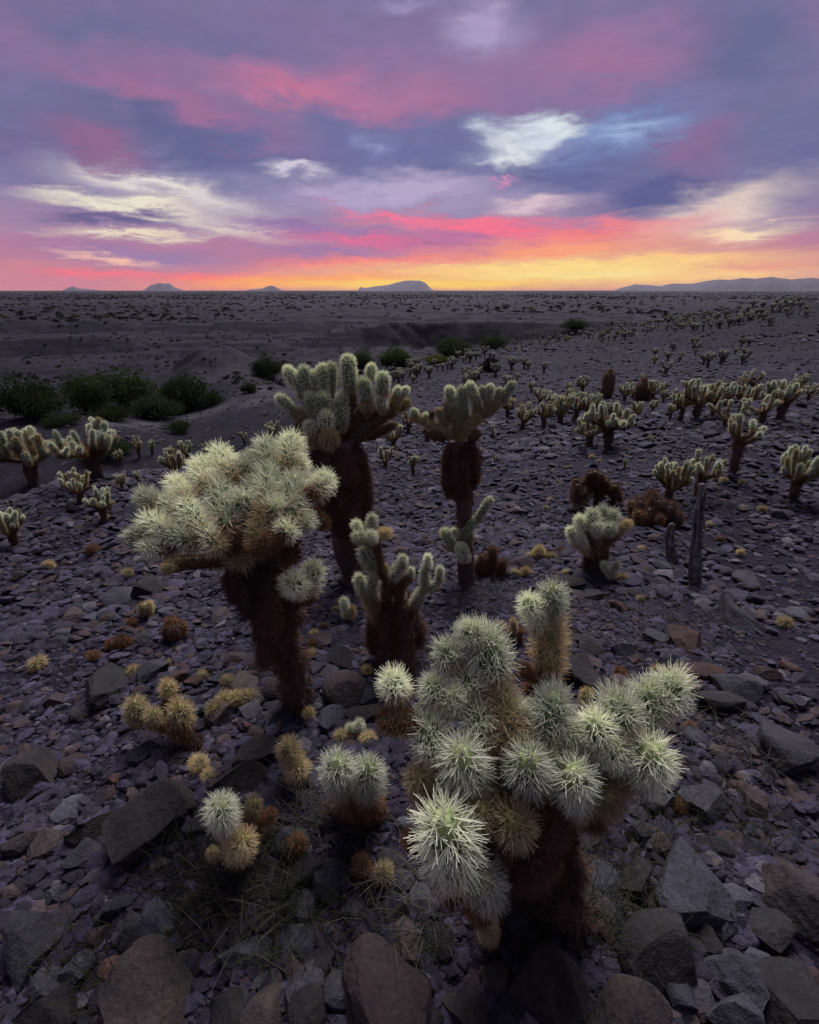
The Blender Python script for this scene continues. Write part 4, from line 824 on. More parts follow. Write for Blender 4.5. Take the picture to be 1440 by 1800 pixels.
rb = random.Random(31); spots = [(x, 690 + rb.uniform(-8, 62)) for x in np.linspace(905, 1420, 22)]
sizes = ['short', 'squat', 'thin', 'ragged', 'bright', 'dull', 'leaning', 'dense']
for i, (x, y) in enumerate(spots):
    x += rb.uniform(-12, 12); p = hit(x, y)
    if p is None: continue
    nb = min(G, key=lambda q: abs(q[1] - x) + abs(q[2] - y))
    o = grow_cholla('%s small cholla filling in %s the %s' % (sizes[i % 8], 'left of' if x < nb[1] else 'right of', ' '.join(nb[0].split()[:6])), x, y, 0, 700 + i, rb.uniform(.7, 1.1), rb.randint(3, 6), rb.uniform(.2, .45), p=p, H=rb.uniform(.28, .62))
# tiny chollas over the far hillside: copies of six small plants
TINY = []
for v in range(6):
    g = random.Random(v + 50); V, Fq, mi = [], [], []
    def addc(a, b, r, m):
        a, b = np.array(a), np.array(b); d = b - a; d = d / np.linalg.norm(d); u = np.cross(d, [.3, .9, .2]); u /= np.linalg.norm(u); w_ = np.cross(d, u); s0 = len(V); seg = 7
        for (t, rr_) in ((0, .6), (.2, 1), (.75, 1.05), (.95, .7), (1.03, .1)):
            for k in range(seg):
                an = k * 2 * math.pi / seg; jig = 1 + g.uniform(-.22, .22); V.append(a + (b - a) * t + (u * math.cos(an) + w_ * math.sin(an)) * r * rr_ * jig)
        for q in range(4):
            for k in range(seg): Fq.append((s0 + q * seg + k, s0 + q * seg + (k + 1) % seg, s0 + (q + 1) * seg + (k + 1) % seg, s0 + (q + 1) * seg + k)); mi.append(m)
    addc((0, 0, -.1), (0, 0, .45), .10, 1)
    nl = g.randint(4, 7)
    for k in range(nl):
        a = k / nl * 6.283 + g.uniform(-.3, .3); o = g.uniform(.1, .34)
        e = (math.cos(a) * o, math.sin(a) * o, g.uniform(.45, .62)); addc((0, 0, .36), e, .07, 1)
        addc(e, (e[0] * 1.15, e[1] * 1.15, g.uniform(.78, 1.0)), .085, 0)
        if g.random() < .6: addc((e[0] * .6, e[1] * .6, .5), (e[0] * .7 + g.uniform(-.1, .1), e[1] * .7, g.uniform(.7, .95)), .08, 0)
    TINY.append(mesh_np('small_cholla', np.array(V), np.array(Fq), [M['scrubpale'], M['flesh3']], mi))
zones = [  # polygon band given as (x0,y0,x1,y1,halfheight,count,label)
 (690, 668, 800, 640, 16, 18, 'tiny pale cholla along the brink right of the tallest cholla'), (790, 636, 920, 600, 12, 26, 'tiny cholla on the sunless hill shoulder over the wash'), (900, 606, 1060, 580, 12, 45, 'tiny cholla in the band climbing the hill shoulder'),
 (1050, 588, 1200, 560, 17, 80, 'tiny cholla in the dense patch high on the hillside'), (1180, 572, 1320, 552, 17, 62, 'tiny cholla near the hilltop at the right'), (1150, 640, 1320, 615, 24, 16, 'scattered little cholla low on the right hillside'), (800, 690, 960, 650, 16, 12, 'little dark-stemmed cholla on the slope behind the slender crown'),
 (1320, 560, 1440, 545, 22, 22, 'tiny cholla on the hilltop past the photo edge')]
rs = random.Random(77); ti = 0
for k in range(46):     # fringe standing on the hill's skyline
    x = 760 + 640 * (k + rs.random()) / 46; a, _ = azel(x, 580); rr_ = np.linspace(38, 98, 80); zz = terrain(np.sin(a) * rr_, np.cos(a) * rr_); e_ = (zz - HC) / rr_; i = int(np.argmax(e_)); r_ = rr_[i] - rs.uniform(0, 5)
    o = link('small_cholla', TINY[rs.randrange(6)]); H = rs.uniform(.4, .9); px_, py_ = math.sin(a) * r_, math.cos(a) * r_
    o.location = (px_, py_, gz(px_, py_)); o.rotation_euler = (0, 0, rs.random() * 6.283); o.scale = (H * 1.1, H * 1.1, H)
    tag(o, 'tiny cholla standing on the hill\'s skyline', 'cactus', 'tiny chollas along the skyline of the hill')
for (x0, y0, x1, y1, hh, n, lab) in zones:
    for k in range(int(n * 1.25)):
        t = rs.random(); x = x0 + (x1 - x0) * t; y = y0 + (y1 - y0) * t + rs.uniform(-hh, hh)
        p = hit(x, y, 6, 130)
        if p is None or p[1] > 125: continue
        o = link('small_cholla', TINY[rs.randrange(6)]); H = rs.uniform(.32, .75)
        o.location = tuple(p); o.rotation_euler = (0, 0, rs.random() * 6.283); o.scale = (H * 1.05, H * 1.05, H)
        tag(o, lab, 'cactus', lab.replace('tiny', 'tiny chollas:').replace('  ', ' ')[:48]); ti += 1

# ------------------------------------------------------------------ other plants and dead wood
def barrel(label, px, py, top, wpx, seed):
    p = hit(px, py); q, d = PY(px, top, p[1]); H = q[2] - p[2]; r_ = wpx * .5 * d / FPX
    root = empty('barrel_cactus', tuple(p)); tag(root, label, 'cactus')
    n, seg = 22, 48; V = []; s = np.linspace(0, 1, n)
    R, Z = cap_prof(H / r_, 1.0, s)
    th = np.arange(seg) * 2 * np.pi / seg; ridg = 1 + .09 * np.cos(th * 12)
    V = np.stack([np.outer(R * r_, np.cos(th) * ridg), np.outer(R * r_, np.sin(th) * ridg), np.repeat((Z * r_)[:, None], seg, 1)], -1).reshape(-1, 3)
    i = np.arange(n - 1)[:, None] * seg; j = np.arange(seg)[None]; j2 = (j + 1) % seg
    o = link('ribbed_stem', mesh_np('ribbed_stem', V - np.array([0, 0, .03]), np.stack([i + j, i + j2, i + seg + j2, i + seg + j], -1).reshape(-1, 4), [M['barrel']], smooth=True), root)
    g = np.random.default_rng(seed); idx = np.array([a * seg + b for a in range(1, n) for b in range(0, seg, 4)])
    Nn = np.stack([np.cos(th[idx % seg]), np.sin(th[idx % seg]), np.full(len(idx), .1)], 1)
    Vs, Qs = spine_cloud(V[idx], Nn / np.linalg.norm(Nn, axis=1, keepdims=True), np.tile([[0, 0, 1.]], (len(idx), 1)), 8, r_ * .4, r_ * .03, 1.2, g)
    sp = link('spines', mesh_np('spines', Vs, Qs, [M['spine2']]), o); sp['kind'] = 'stuff'
    for k in range(5):
        a = k * 1.2566; b = p + np.array([math.cos(a) * r_ * .35, math.sin(a) * r_ * .35, H * .96]); add_joint(root, b, b + np.array([0, 0, r_ * .35]), r_ * .25, 2, 'bud', 1)
barrel('tall column-shaped barrel cactus with reddish tip rising from the thicket', 1066, 698, 651, 18, 1)
barrel('dark grey-green bush in stubby barrel shape between pale chollas on the right slope', 1128, 702, 668, 22, 2)  # a dark bush, made here with the ribbed barrel shape

def spiny_mound(label, px, py, wpx, hpx, age, seed, n=26):
    p = hit(px, py); d = np.linalg.norm(p - np.array([0, 0, HC])); w_ = wpx * .5 * d / FPX; h_ = hpx * d / FPX
    root = empty('hedgehog_cactus', tuple(p)); tag(root, label, 'cactus'); g = random.Random(seed); random.seed(seed)
    for k in range(n):
        a = g.random() * 6.283; f = math.sqrt(g.random()); b = p + np.array([math.cos(a) * f * w_ * .75, math.sin(a) * f * w_ * .75, 0])
        t = b + np.array([math.cos(a) * f * w_ * .2, math.sin(a) * f * w_ * .2, h_ * (1 - .55 * f * f) * g.uniform(.8, 1)])
        add_joint(root, b, t, w_ * .30, age if g.random() < .7 else 2, 'stem', 1)
spiny_mound('reddish spiny rounded hedgehog mound beside the fan-shaped cholla', 1146, 912, 84, 46, 3, 3)
# withered brown cholla
rt = grow_cholla('withered rust-brown cholla with drooping arms and no pale joints', 1046, 896, 822, 391, .2, 0, .7)
gp = np.array(rt.location); random.seed(5); gg = random.Random(5)
for k in range(26):
    x = gg.uniform(1012, 1082); ytop = 826 + abs(x - 1045) * .55 + gg.uniform(0, 10)
    a, d = PY(x, ytop, gp[1] + gg.uniform(-.18, .18)); b, _ = PY(x + gg.uniform(-6, 6) + (x - 1045) * .1, min(ytop + gg.uniform(18, 34), 893), gp[1] + gg.uniform(-.18, .18))
    add_joint(rt, a, b, 11 * d / FPX, 2 if k % 3 else 3, 'dead_joint', 1)
for k in range(4):
    a, d = PY(1010 + k * 6, 892 - k * 3, gp[1] - .1); add_joint(rt, a, a + np.array([.01, -.02, .05]), 9 * d / FPX, 1, 'joint', 1)

def stump(label, path, seed, name='dead_trunk'):
    """weathered wood: path [(px,py,R)] from the ground up, split into upright splinters"""
    p = hit(path[0][0], path[0][1]); root = empty(name, tuple(p)); tag(root, label, 'dead wood')
    pts, rad = [], []
    for (x, y, R) in path: q, d = PY(x, y, p[1]); pts.append(q); rad.append(R * d / FPX)
    pts[0] = p - np.array([0, 0, .05])
    me, *_ = tube_mesh('wood', np.array(pts) - p, np.array(rad) * .7, M['deadwood'], 16, .5, seed); link('wood', me, root)
    g = random.Random(seed)
    for k in range(14):
        a = g.random() * 6.283; o = np.array([math.cos(a), math.sin(a), 0]) * rad[0] * .62; f0, f1 = sorted((g.random(), g.random()))
        q = lambda f: np.array([np.interp(f, np.linspace(0, 1, len(pts)), [c[i] for c in pts]) for i in range(3)]) + o * np.interp(f, [0, 1], [1, .7])
        me, *_ = tube_mesh('splinter', np.array([q(f0), q((f0 + f1) / 2), q(min(1.06, f1 + .15))]) - p, [rad[0] * .3, rad[0] * .25, rad[0] * .06], M['deadwood'], 7, .3, seed + k); link('splinter', me, root)
stump('tall weathered grey cholla skeleton post on the right', [(1226, 1026, 13), (1219, 985, 8), (1227, 940, 8), (1228, 890, 5), (1235, 850, 4)], 4)
stump('short splintered dead cholla stump left of the tall grey post', [(1186, 986, 12), (1180, 965, 7), (1175, 945, 8), (1182, 920, 4)], 9)

# trees and shrubs in and around the wash
def tree(label, px, py, wpx, hpx, mat, seed, name='mesquite_tree', leaves=2600, group='trees and shrubs along the wash', rmin=10):
    p = hit(px, py, rmin)
    if p is None: return
    g = np.random.default_rng(seed); d = float(np.dot(p - np.array([0, 0, HC]), FW)); w_ = wpx * d / FPX; h_ = hpx * d / FPX
    root = empty(name, tuple(p)); tag(root, label, 'tree' if 'tree' in name else 'shrub', group)
    Vs, Qs, off = [], [], 0
    nb = 9; cs = []
    for k in range(nb):
        a = g.random() * 6.283; f = math.sqrt(g.random()) * .62; cs.append((math.cos(a) * f * w_ / 2, math.sin(a) * f * w_ / 2, h_ * (.22 + .46 * g.random() * (1 - f)), w_ * g.uniform(.16, .27)))
    cs.append((0, 0, h_ * .6, w_ * .3))
    per = leaves // len(cs); P = []
    for (x, y, z, r_) in cs:
        v = g.normal(size=(per, 3)); v /= np.linalg.norm(v, axis=1, keepdims=True); v *= (g.random((per, 1)) ** .4) * r_ * (1 + .25 * g.normal(size=(per, 1)) * .6); v[:, 2] *= min(1.0, h_ / w_ * 1.25)
        P.append(v + np.array([x, y, z]))
    P = np.concatenate(P); P[:, 2] = np.maximum(P[:, 2], .03 * h_); n = len(P)
    s = max(w_ * .0125, .04) * (.6 + .8 * g.random(n)); a = g.normal(size=(n, 3)); a /= np.linalg.norm(a, axis=1, keepdims=True); b = np.cross(a, g.normal(size=(n, 3))); b /= np.linalg.norm(b, axis=1, keepdims=True)
    V = np.stack([P + a * s[:, None] * 1.6, P + b * s[:, None] * .8, P - a * s[:, None] * 1.6, P - b * s[:, None] * .8], 1).reshape(-1, 3)
    link('crown', mesh_np('crown', V, np.arange(n * 4).reshape(-1, 4), [mat]), root)
    tv, tq, o = [], [], 0
    for (x, y, z, r_) in cs[:6]:
        me, *_ = None, None
        m_, V_, N_, T_ = tube_mesh('t', [(0, 0, -.1), (x * .25, y * .25, z * .4), (x * .8, y * .8, z)], [w_ * .022, w_ * .016, w_ * .006], M['bark'], 6, .1, seed)
        co = np.empty(len(m_.vertices) * 3, np.float32); m_.vertices.foreach_get('co', co); co = co.reshape(-1, 3)
        lp = np.array([list(pl.vertices) for pl in m_.polygons if len(pl.vertices) == 4]); tv.append(co); tq.append(lp + o); o += len(co); bpy.data.meshes.remove(m_)
    link('trunk', mesh_np('trunk', np.concatenate(tv), np.concatenate(tq), [M['bark']], smooth=True), root)
T_ = [
 ('low green shrub at the thicket\'s left front', 120, 748, 80, 28, 'leaf', 'desert_shrub'), ('low spreading shrub joining the thicket crowns', 196, 736, 90, 30, 'leaf', 'desert_shrub'), ('soft green shrub between the mesquite crowns', 282, 722, 70, 34, 'leaf2', 'desert_shrub'), ('small shrub trailing off the thicket\'s right end', 372, 712, 60, 30, 'leaf', 'desert_shrub'), ('dim shrub behind the thicket crowns', 180, 690, 120, 34, 'leaf', 'desert_shrub'),
 ('dark rounded mesquite at the foot of the pale clay mound', 336, 716, 112, 66, 'leaf', 'mesquite_tree'), ('dark mesquite crown in the middle of the wash thicket', 226, 716, 130, 74, 'leaf', 'mesquite_tree'), ('dark mesquite at the left edge of the wash thicket', 150, 728, 100, 84, 'leaf', 'mesquite_tree'), ('low dark shrub mass in front of the wash thicket', 268, 736, 110, 44, 'leaf', 'desert_shrub'), ('mesquite past the left picture edge in the wash', 50, 735, 130, 90, 'leaf', 'mesquite_tree'),
 ('dark green tree right of the clay mound beside the tallest cholla', 472, 664, 64, 46, 'leaf', 'mesquite_tree'), ('small round shrub on the pale wash bar', 437, 690, 34, 22, 'leaf', 'desert_shrub'), ('bright green tree behind the tallest cholla\'s right arms', 697, 646, 62, 40, 'leaf2', 'palo_verde_tree'), ('green tree hidden behind the tallest crown', 640, 646, 60, 36, 'leaf', 'mesquite_tree'),
 ('yellow-green flowering shrub over the brink', 768, 638, 50, 16, 'leaf3', 'desert_shrub'), ('dark tree row under the far bank, nearer half', 792, 626, 84, 34, 'leaf', 'mesquite_tree'), ('dark tree row under the far bank, farther half', 862, 612, 74, 28, 'leaf', 'mesquite_tree'), ('dark shrub in the side gully under the plain', 1010, 578, 60, 22, 'leaf', 'desert_shrub'),
 ('low dark green shrub behind the left brink chollas', 190, 800, 110, 30, 'leaf', 'desert_shrub'), ('scrubby patch on the bare slope left of the tallest cholla', 320, 762, 70, 28, 'leaf', 'desert_shrub'), ('olive shrub on the near slope right of the brink', 862, 652, 44, 26, 'scrub', 'desert_shrub'),
]
for i, (lab, x, y, w_, h_, mt, nm) in enumerate(T_): tree(lab, x, y, w_, h_, M[mt], 500 + i, nm, 7000 if h_ > 30 else 3000)

# ------------------------------------------------------------------ rocks
def ico(sub):
    import bmesh
    bm = bmesh.new(); bmesh.ops.create_icosphere(bm, subdivisions=sub, radius=1.0)
    V = np.array([v.co[:] for v in bm.verts]); Fc = np.array([[v.index for v in f.verts] for f in bm.faces]); bm.free(); return V, Fc
ICO = {k: ico(k) for k in (1, 2, 3, 4)}
def rock_mesh(seed, sub, planes=9, rough=.05, soft=0.0, mat='rock', cut=(.45, .85)):
    g = np.random.default_rng(seed); V, Fc = ICO[sub]; V = V.copy()
    for k in range(planes):
        n = g.normal(size=3); n /= np.linalg.norm(n); d = g.uniform(*cut); e = V @ n - d; V = V - np.clip(e, 0, None)[:, None] * n * (1 - soft)
    if rough:
        nn = V / (np.linalg.norm(V, axis=1, keepdims=True) + 1e-9); q = V * 2.1 + seed
        V = V + nn * (rough * (fbm(q[:, 0] + q[:, 2], q[:, 1] - q[:, 2], 4)))[:, None]
    V -= (V.max(0) + V.min(0)) / 2; V /= (V.max(0) - V.min(0)) / 2
    return mesh_np('rock', V, Fc, [M[mat]], smooth=sub >= 4 and False)
RC_ = {'brown': (.085, .066, .066), 'tan': (.135, .105, .098), 'grey': (.095, .092, .112), 'blue': (.10, .105, .135), 'red': (.145, .075, .065), 'pink': (.14, .10, .10), 'dark': (.045, .040, .045), 'pale': (.19, .18, .19), 'rust': (.078, .050, .052)}
rocks = [  # cx, cy, w, h (px), tone, roll, label, depth ratio, soft
 (280, 1408, 150, 138, 'brown', -25, 'large smooth brown slab tilted on the left gravel', .8, 0), (268, 1725, 165, 240, 'tan', -28, 'long pointed tan boulder with dark flaked side in the lower left corner', .7, 0), (170, 1432, 78, 80, 'rust', 10, 'dark rusty boulder left of the smooth brown slab', .8, 0),
 (438, 1668, 112, 48, 'blue', -6, 'flat-topped blue-grey block on the dark bottom rocks', .8, 0), (468, 1760, 82, 120, 'tan', 12, 'upright boulder with pale caliche stripe below the blue-grey block', .9, 0), (398, 1758, 70, 100, 'dark', 0, 'dark boulder squeezed left of the pale-striped one', .9, 0), (535, 1535, 80, 78, 'dark', 10, 'dark boulder backing the wedge-shaped grey one', .9, 0), (582, 1528, 58, 74, 'blue', 20, 'wedge-shaped blue-grey boulder between low chollas', .8, 0),
 (428, 1366, 90, 56, 'brown', -12, 'brown slab leaning above the single pale cholla ball', .8, 0), (346, 1452, 50, 32, 'grey', 15, 'small grey stone under the smooth brown slab', .8, 0), (676, 1720, 165, 190, 'rust', 4, 'big rounded purplish-red boulder at the bottom centre', .9, .15), (606, 1202, 78, 60, 'pink', -6, 'pinkish rounded boulder beside the leaning trunk', .9, .2),
 (586, 1252, 44, 56, 'blue', 0, 'bluish angular stone below the pinkish boulder', .8, 0), (642, 1250, 78, 30, 'brown', -4, 'flat brown stone right of the bluish angular stone', .9, 0), (592, 1148, 60, 52, 'dark', 0, 'dark green-grey boulder by the leaning trunk', .9, 0), (183, 1200, 84, 70, 'dark', -10, 'dark boulder on the far left gravel', .9, 0), (450, 1312, 80, 72, 'brown', -22, 'layered brown slab beside the two-jointed sprout', .7, 0),
 (488, 1250, 40, 54, 'grey', 8, 'mossy grey stone at the leaning trunk\'s foot', .8, 0), (818, 1745, 80, 130, 'brown', -5, 'upright brown-grey block at the bottom right of centre', .9, 0), (955, 1690, 160, 180, 'brown', 10, 'massive mottled boulder below the front cholla', .9, 0), (1098, 1765, 160, 110, 'tan', 0, 'smooth dome-shaped brown boulder at the bottom edge', .9, .19), (1212, 1530, 130, 140, 'blue', 14, 'large blue-grey angular boulder right of the front cholla', .9, 0),
 (1150, 1655, 140, 130, 'dark', 0, 'dark boulder in the hollow under the blue-grey angular one', .9, 0), (1285, 1690, 90, 110, 'blue', -18, 'grey-blue slab by the right edge low down', .8, 0), (1288, 1775, 100, 80, 'blue', 0, 'bottom right corner grey-blue block', .9, 0), (1278, 1612, 46, 60, 'grey', 10, 'small grey block above the right edge slab', .8, 0), (1110, 1540, 80, 60, 'dark', 0, 'dark low stone tucked beside the blue-grey angular boulder', .9, 0),
 (1160, 1408, 62, 42, 'grey', -8, 'grey angular stone below the end of the front cholla\'s arms', .8, 0), (1236, 1406, 82, 56, 'grey', 8, 'wide dark-grey stone near the right edge', .9, 0), (1116, 1428, 34, 28, 'grey', 0, 'fist-sized grey stone before the angular one', .9, 0), (1025, 1176, 96, 70, 'brown', 16, 'purple-brown slab behind the front cholla\'s tall stem', .7, 0), (1206, 1120, 56, 46, 'red', 0, 'brick-red triangular stone on the right', .9, 0),
 (1154, 1119, 50, 26, 'blue', -5, 'flat bluish stone touching the brick-red one', .8, 0), (1096, 1140, 42, 26, 'blue', 6, 'small pale bluish stone left of the flat bluish one', .8, 0), (1036, 1130, 42, 34, 'brown', 0, 'rough brown stone near the front cholla\'s tall stem', .9, 0), (1292, 1074, 64, 56, 'grey', 0, 'angular grey boulder on the right slope', .9, 0), (1292, 1205, 76, 48, 'grey', 10, 'long grey boulder by the right edge', .9, .1), (1264, 1230, 90, 40, 'dark', 12, 'dark flat stone beneath the long grey boulder', .9, 0),
 (1226, 1180, 84, 26, 'red', 14, 'elongated reddish stone near the right edge', .7, 0), (1000, 1020, 52, 26, 'brown', 6, 'flat brown stone behind the front cholla', .8, 0), (912, 988, 46, 28, 'rust', 0, 'rusty stone near the yellow-green segments', .9, 0), (1157, 990, 34, 26, 'blue', 10, 'bluish stone left of the tall grey post', .9, 0), (1312, 1014, 40, 40, 'grey', 0, 'squarish grey stone at the right edge', .9, 0), (1040, 1045, 44, 18, 'grey', 4, 'thin grey flake behind the rough brown stone', .8, 0),
 (212, 1050, 58, 32, 'blue', -14, 'bluish rounded stone on the left gravel', .9, .2), (146, 1080, 50, 26, 'pink', 0, 'pinkish flat stone at the left edge', .9, 0), (270, 1025, 60, 40, 'dark', -10, 'dark stone under the broad cholla\'s left arm', .9, 0), (374, 1240, 40, 24, 'grey', 0, 'grey flat stone under the straw-coloured joints', .8, 0), (392, 1186, 56, 24, 'blue', -12, 'long bluish stone on the left gravel near two yellow joints', .7, 0), (312, 1188, 42, 28, 'red', -10, 'reddish stone on the left gravel', .8, 0), (340, 1196, 36, 18, 'red', -8, 'flat salmon-red stone beside the reddish one', .8, 0), (420, 1152, 52, 28, 'pink', -6, 'pinkish stone before the shaggy trunk', .8, 0), (455, 1170, 46, 30, 'brown', 0, 'brown stone at the shaggy trunk\'s left', .9, 0),
 (490, 1205, 60, 38, 'rust', 0, 'rusty boulder left of the leaning trunk\'s foot', .9, .2), (560, 1175, 36, 26, 'grey', 0, 'little grey stone right of the leaning trunk', .9, 0), (570, 1125, 30, 24, 'pink', 0, 'little pink stone by the fallen joints', .9, 0), (300, 1210, 30, 14, 'pale', 0, 'thin pale flake on the left gravel', .8, 0), (150, 1500, 60, 44, 'grey', 0, 'grey stone among the lower left gravel', .9, 0), (200, 1590, 60, 40, 'blue', 0, 'bluish stone among the lower left gravel', .9, 0), (235, 1630, 50, 46, 'grey', 8, 'grey cobble touching the long pointed boulder', .9, 0), (140, 1690, 50, 50, 'blue', 0, 'bluish cobble at the lower left edge', .9, 0),
 (168, 1640, 50, 36, 'rust', 0, 'rusty cobble in the lower left gravel', .9, 0), (320, 1580, 60, 40, 'dark', 0, 'dark stone in the shaded grass above the pointed boulder', .9, 0), (560, 1690, 60, 50, 'dark', 0, 'dark cobble left of the purplish-red boulder', .9, 0), (540, 1770, 70, 80, 'dark', 0, 'dark boulder left of the purplish-red one at the edge', .9, .2), (770, 1640, 60, 60, 'dark', 0, 'dark cobble under the front cholla\'s lowest joint', .9, 0), (880, 1780, 50, 40, 'grey', 0, 'grey cobble wedged at the bottom edge', .9, 0), (760, 1790, 50, 40, 'brown', 0, 'brown cobble at the bottom edge', .9, 0), (1190, 1720, 60, 60, 'blue', 0, 'blue-grey cobble right of the dome-shaped boulder', .9, 0), (1240, 1640, 50, 50, 'dark', 10, 'dark cobble left of the small grey block', .9, 0),
 (1250, 1480, 60, 40, 'dark', 0, 'dark stone above the large blue-grey boulder', .9, 0), (1030, 1520, 50, 36, 'dark', 0, 'dark stone under the orange joint', .9, 0), (700, 1600, 50, 40, 'dark', 0, 'dark cobble in the centre bottom shade', .9, 0), (620, 1600, 46, 34, 'grey', 0, 'grey cobble in the centre bottom shade', .9, 0), (960, 1790, 30, 20, 'pale', 0, 'small pale stone on the massive boulder\'s lower edge', .9, 0), (1370, 1300, 110, 80, 'grey', 0, 'grey boulder past the right photo edge', .9, 0), (1390, 1560, 130, 110, 'brown', 0, 'brown boulder past the right photo edge low down', .9, 0), (60, 1350, 100, 70, 'brown', 0, 'brown boulder past the left photo edge', .9, 0), (60, 1640, 120, 110, 'grey', 0, 'grey boulder past the left photo edge low down', .9, 0), (1385, 1740, 120, 110, 'dark', 0, 'dark boulder past the right photo edge at the bottom', .9, 0), (90, 1770, 100, 90, 'dark', 0, 'dark boulder past the left photo edge at the bottom', .9, 0),
]
rock_xy = []
LAND = [(o['label'], np.array(o.location)) for o in col.objects if o.parent is None and o.name.startswith(('cholla_cactus', 'young_cholla', 'hedgehog', 'dead_trunk')) and o.get('label')]
LOOSE = []
for i, (cx, cy, w_, h_, tone, roll, lab, dr, soft) in enumerate(rocks):
    foot = hit(cx, cy + h_ * .30); big = w_ * h_ > 2500
    d = float(np.dot(foot - np.array([0, 0, HC]), FW)); hw = w_ * .5 * d / FPX
    view = math.atan2(HC - foot[2], math.hypot(foot[0], foot[1]))            # looking-down angle
    hv = h_ * .5 * d / FPX                                                   # half the seen height
    # seen height mixes the rock's depth (looking down) and its own height
    tall = min(.62 * hw + .1 * hv, hv); dep = max(.55 * hw, min(hv * 1.05 / max(math.sin(view), .3) * dr, hw * 1.7))
    o = link('rock', rock_mesh(1000 + i, 4 if big else 3, 12 if soft < .2 else 7, .09, soft, cut=(.38, .8) if soft < .2 else (.6, .9)))
    o.location = (foot[0], foot[1], foot[2] + tall * .35); o.scale = (hw, dep, tall)
    o.rotation_euler = (math.radians(random.uniform(-8, 8)), math.radians(random.uniform(-8, 8)), math.radians(-roll))
    c = RC_[tone]; f = random.uniform(.24, .33); o.color = (c[0] * f, c[1] * f, c[2] * f, 1)
    tag(o, lab, 'rock', None); LAND.append((lab, np.array(foot))); rock_xy.append((foot[0], foot[1], max(hw, dep)))
# more single stones between them
SM = [rock_mesh(2000 + k, 2, 8, .05) for k in range(12)]
rs = random.Random(4); placed = 0; tries = 0
zone_txt = lambda x, y: ('near the bottom edge' if y > 1450 else 'around the front cholla' if y > 1200 and x > 640 else 'on the left gravel slope' if x < 600 else 'on the mid slope gravel' if y < 960 else 'before the slender cholla')
while placed < 205 and tries < 3000:
    tries += 1; x = rs.uniform(20, 1430); y = 780 + 1010 * rs.random() ** .8; p = hit(x, y)
    if p is None or any(math.hypot(p[0] - a, p[1] - b) < c_ * .85 for a, b, c_ in rock_xy): continue
    d = float(np.dot(p - np.array([0, 0, HC]), FW)); s = rs.uniform(.02, .06) * (1 if d < 2 else 1.25 if d < 4 else 1.7)
    tone = rs.choice(['grey', 'grey', 'blue', 'brown', 'dark', 'rust', 'pink', 'tan', 'brown', 'red', 'grey'])
    o = link('stone', SM[rs.randrange(12)]); o.scale = (s, s * rs.uniform(.6, 1.), s * rs.uniform(.3, .65)); o.location = (p[0], p[1], p[2] + o.scale[2] * .4)
    o.rotation_euler = (rs.uniform(-.3, .3), rs.uniform(-.3, .3), rs.random() * 6.28); c = RC_[tone]; f = rs.uniform(.28, .48); o.color = (c[0] * f, c[1] * f, c[2] * f, 1)
    tag(o, '%s loose stone lying %s' % ({'blue': 'bluish', 'dark': 'blackish', 'rust': 'rusty', 'pink': 'pinkish', 'red': 'reddish'}.get(tone, tone), zone_txt(x, y)), 'stone', '%s loose stones %s' % (tone, zone_txt(x, y))); LOOSE.append((o, o['label'].split(' loose')[0] + ' loose stone')); placed += 1
    rock_xy.append((p[0], p[1], s))

# ------------------------------------------------------------------ scattered stuff through geometry nodes
def scatter(name, label, pts, rot, scl, idx, meshes, mats):
    lib = bpy.data.collections.new(name + '_pieces')
    for k, me in enumerate(meshes):
        o = bpy.data.objects.new('%s_piece_%02d' % (name, k), me); lib.objects.link(o)
    me = bpy.data.meshes.new(name); me.vertices.add(len(pts)); me.vertices.foreach_set('co', np.asarray(pts, np.float32).ravel())
    for nm, tp, arr, fld in (('rot', 'FLOAT_VECTOR', rot, 'vector'), ('scl', 'FLOAT_VECTOR', scl, 'vector'), ('idx', 'INT', idx, 'value')):
        a = me.attributes.new(nm, tp, 'POINT'); a.data.foreach_set(fld, np.asarray(arr, np.int32 if tp == 'INT' else np.float32).ravel())
    for m in mats: me.materials.append(m)
    o = link(name, me); tag(o, label, None, None, 'stuff')
    ng = bpy.data.node_groups.new(name + '_scatter', 'GeometryNodeTree')
    ng.interface.new_socket('Geometry', in_out='INPUT', socket_type='NodeSocketGeometry'); ng.interface.new_socket('Geometry', in_out='OUTPUT', socket_type='NodeSocketGeometry')
    N, L = ng.nodes, ng.links; gi = N.new('NodeGroupInput'); go = N.new('NodeGroupOutput')
    ci = N.new('GeometryNodeCollectionInfo'); ci.inputs['Collection'].default_value = lib; ci.inputs['Separate Children'].default_value = True; ci.inputs['Reset Children'].default_value = True
    ip = N.new('GeometryNodeInstanceOnPoints'); ip.inputs['Pick Instance'].default_value = True
    def na(nm, tp):
        n = N.new('GeometryNodeInputNamedAttribute'); n.data_type = tp; n.inputs['Name'].default_value = nm; return n.outputs['Attribute']
    e2r = N.new('FunctionNodeEulerToRotation')
    L.new(gi.outputs[0], ip.inputs['Points']); L.new(ci.outputs[0], ip.inputs['Instance']); L.new(na('idx', 'INT'), ip.inputs['Instance Index'])
    L.new(na('rot', 'FLOAT_VECTOR'), e2r.inputs[0]); L.new(e2r.outputs[0], ip.inputs['Rotation']); L.new(na('scl', 'FLOAT_VECTOR'), ip.inputs['Scale']); L.new(ip.outputs[0], go.inputs[0])
    md = o.modifiers.new('scatter', 'NODES'); md.node_group = ng
    return o
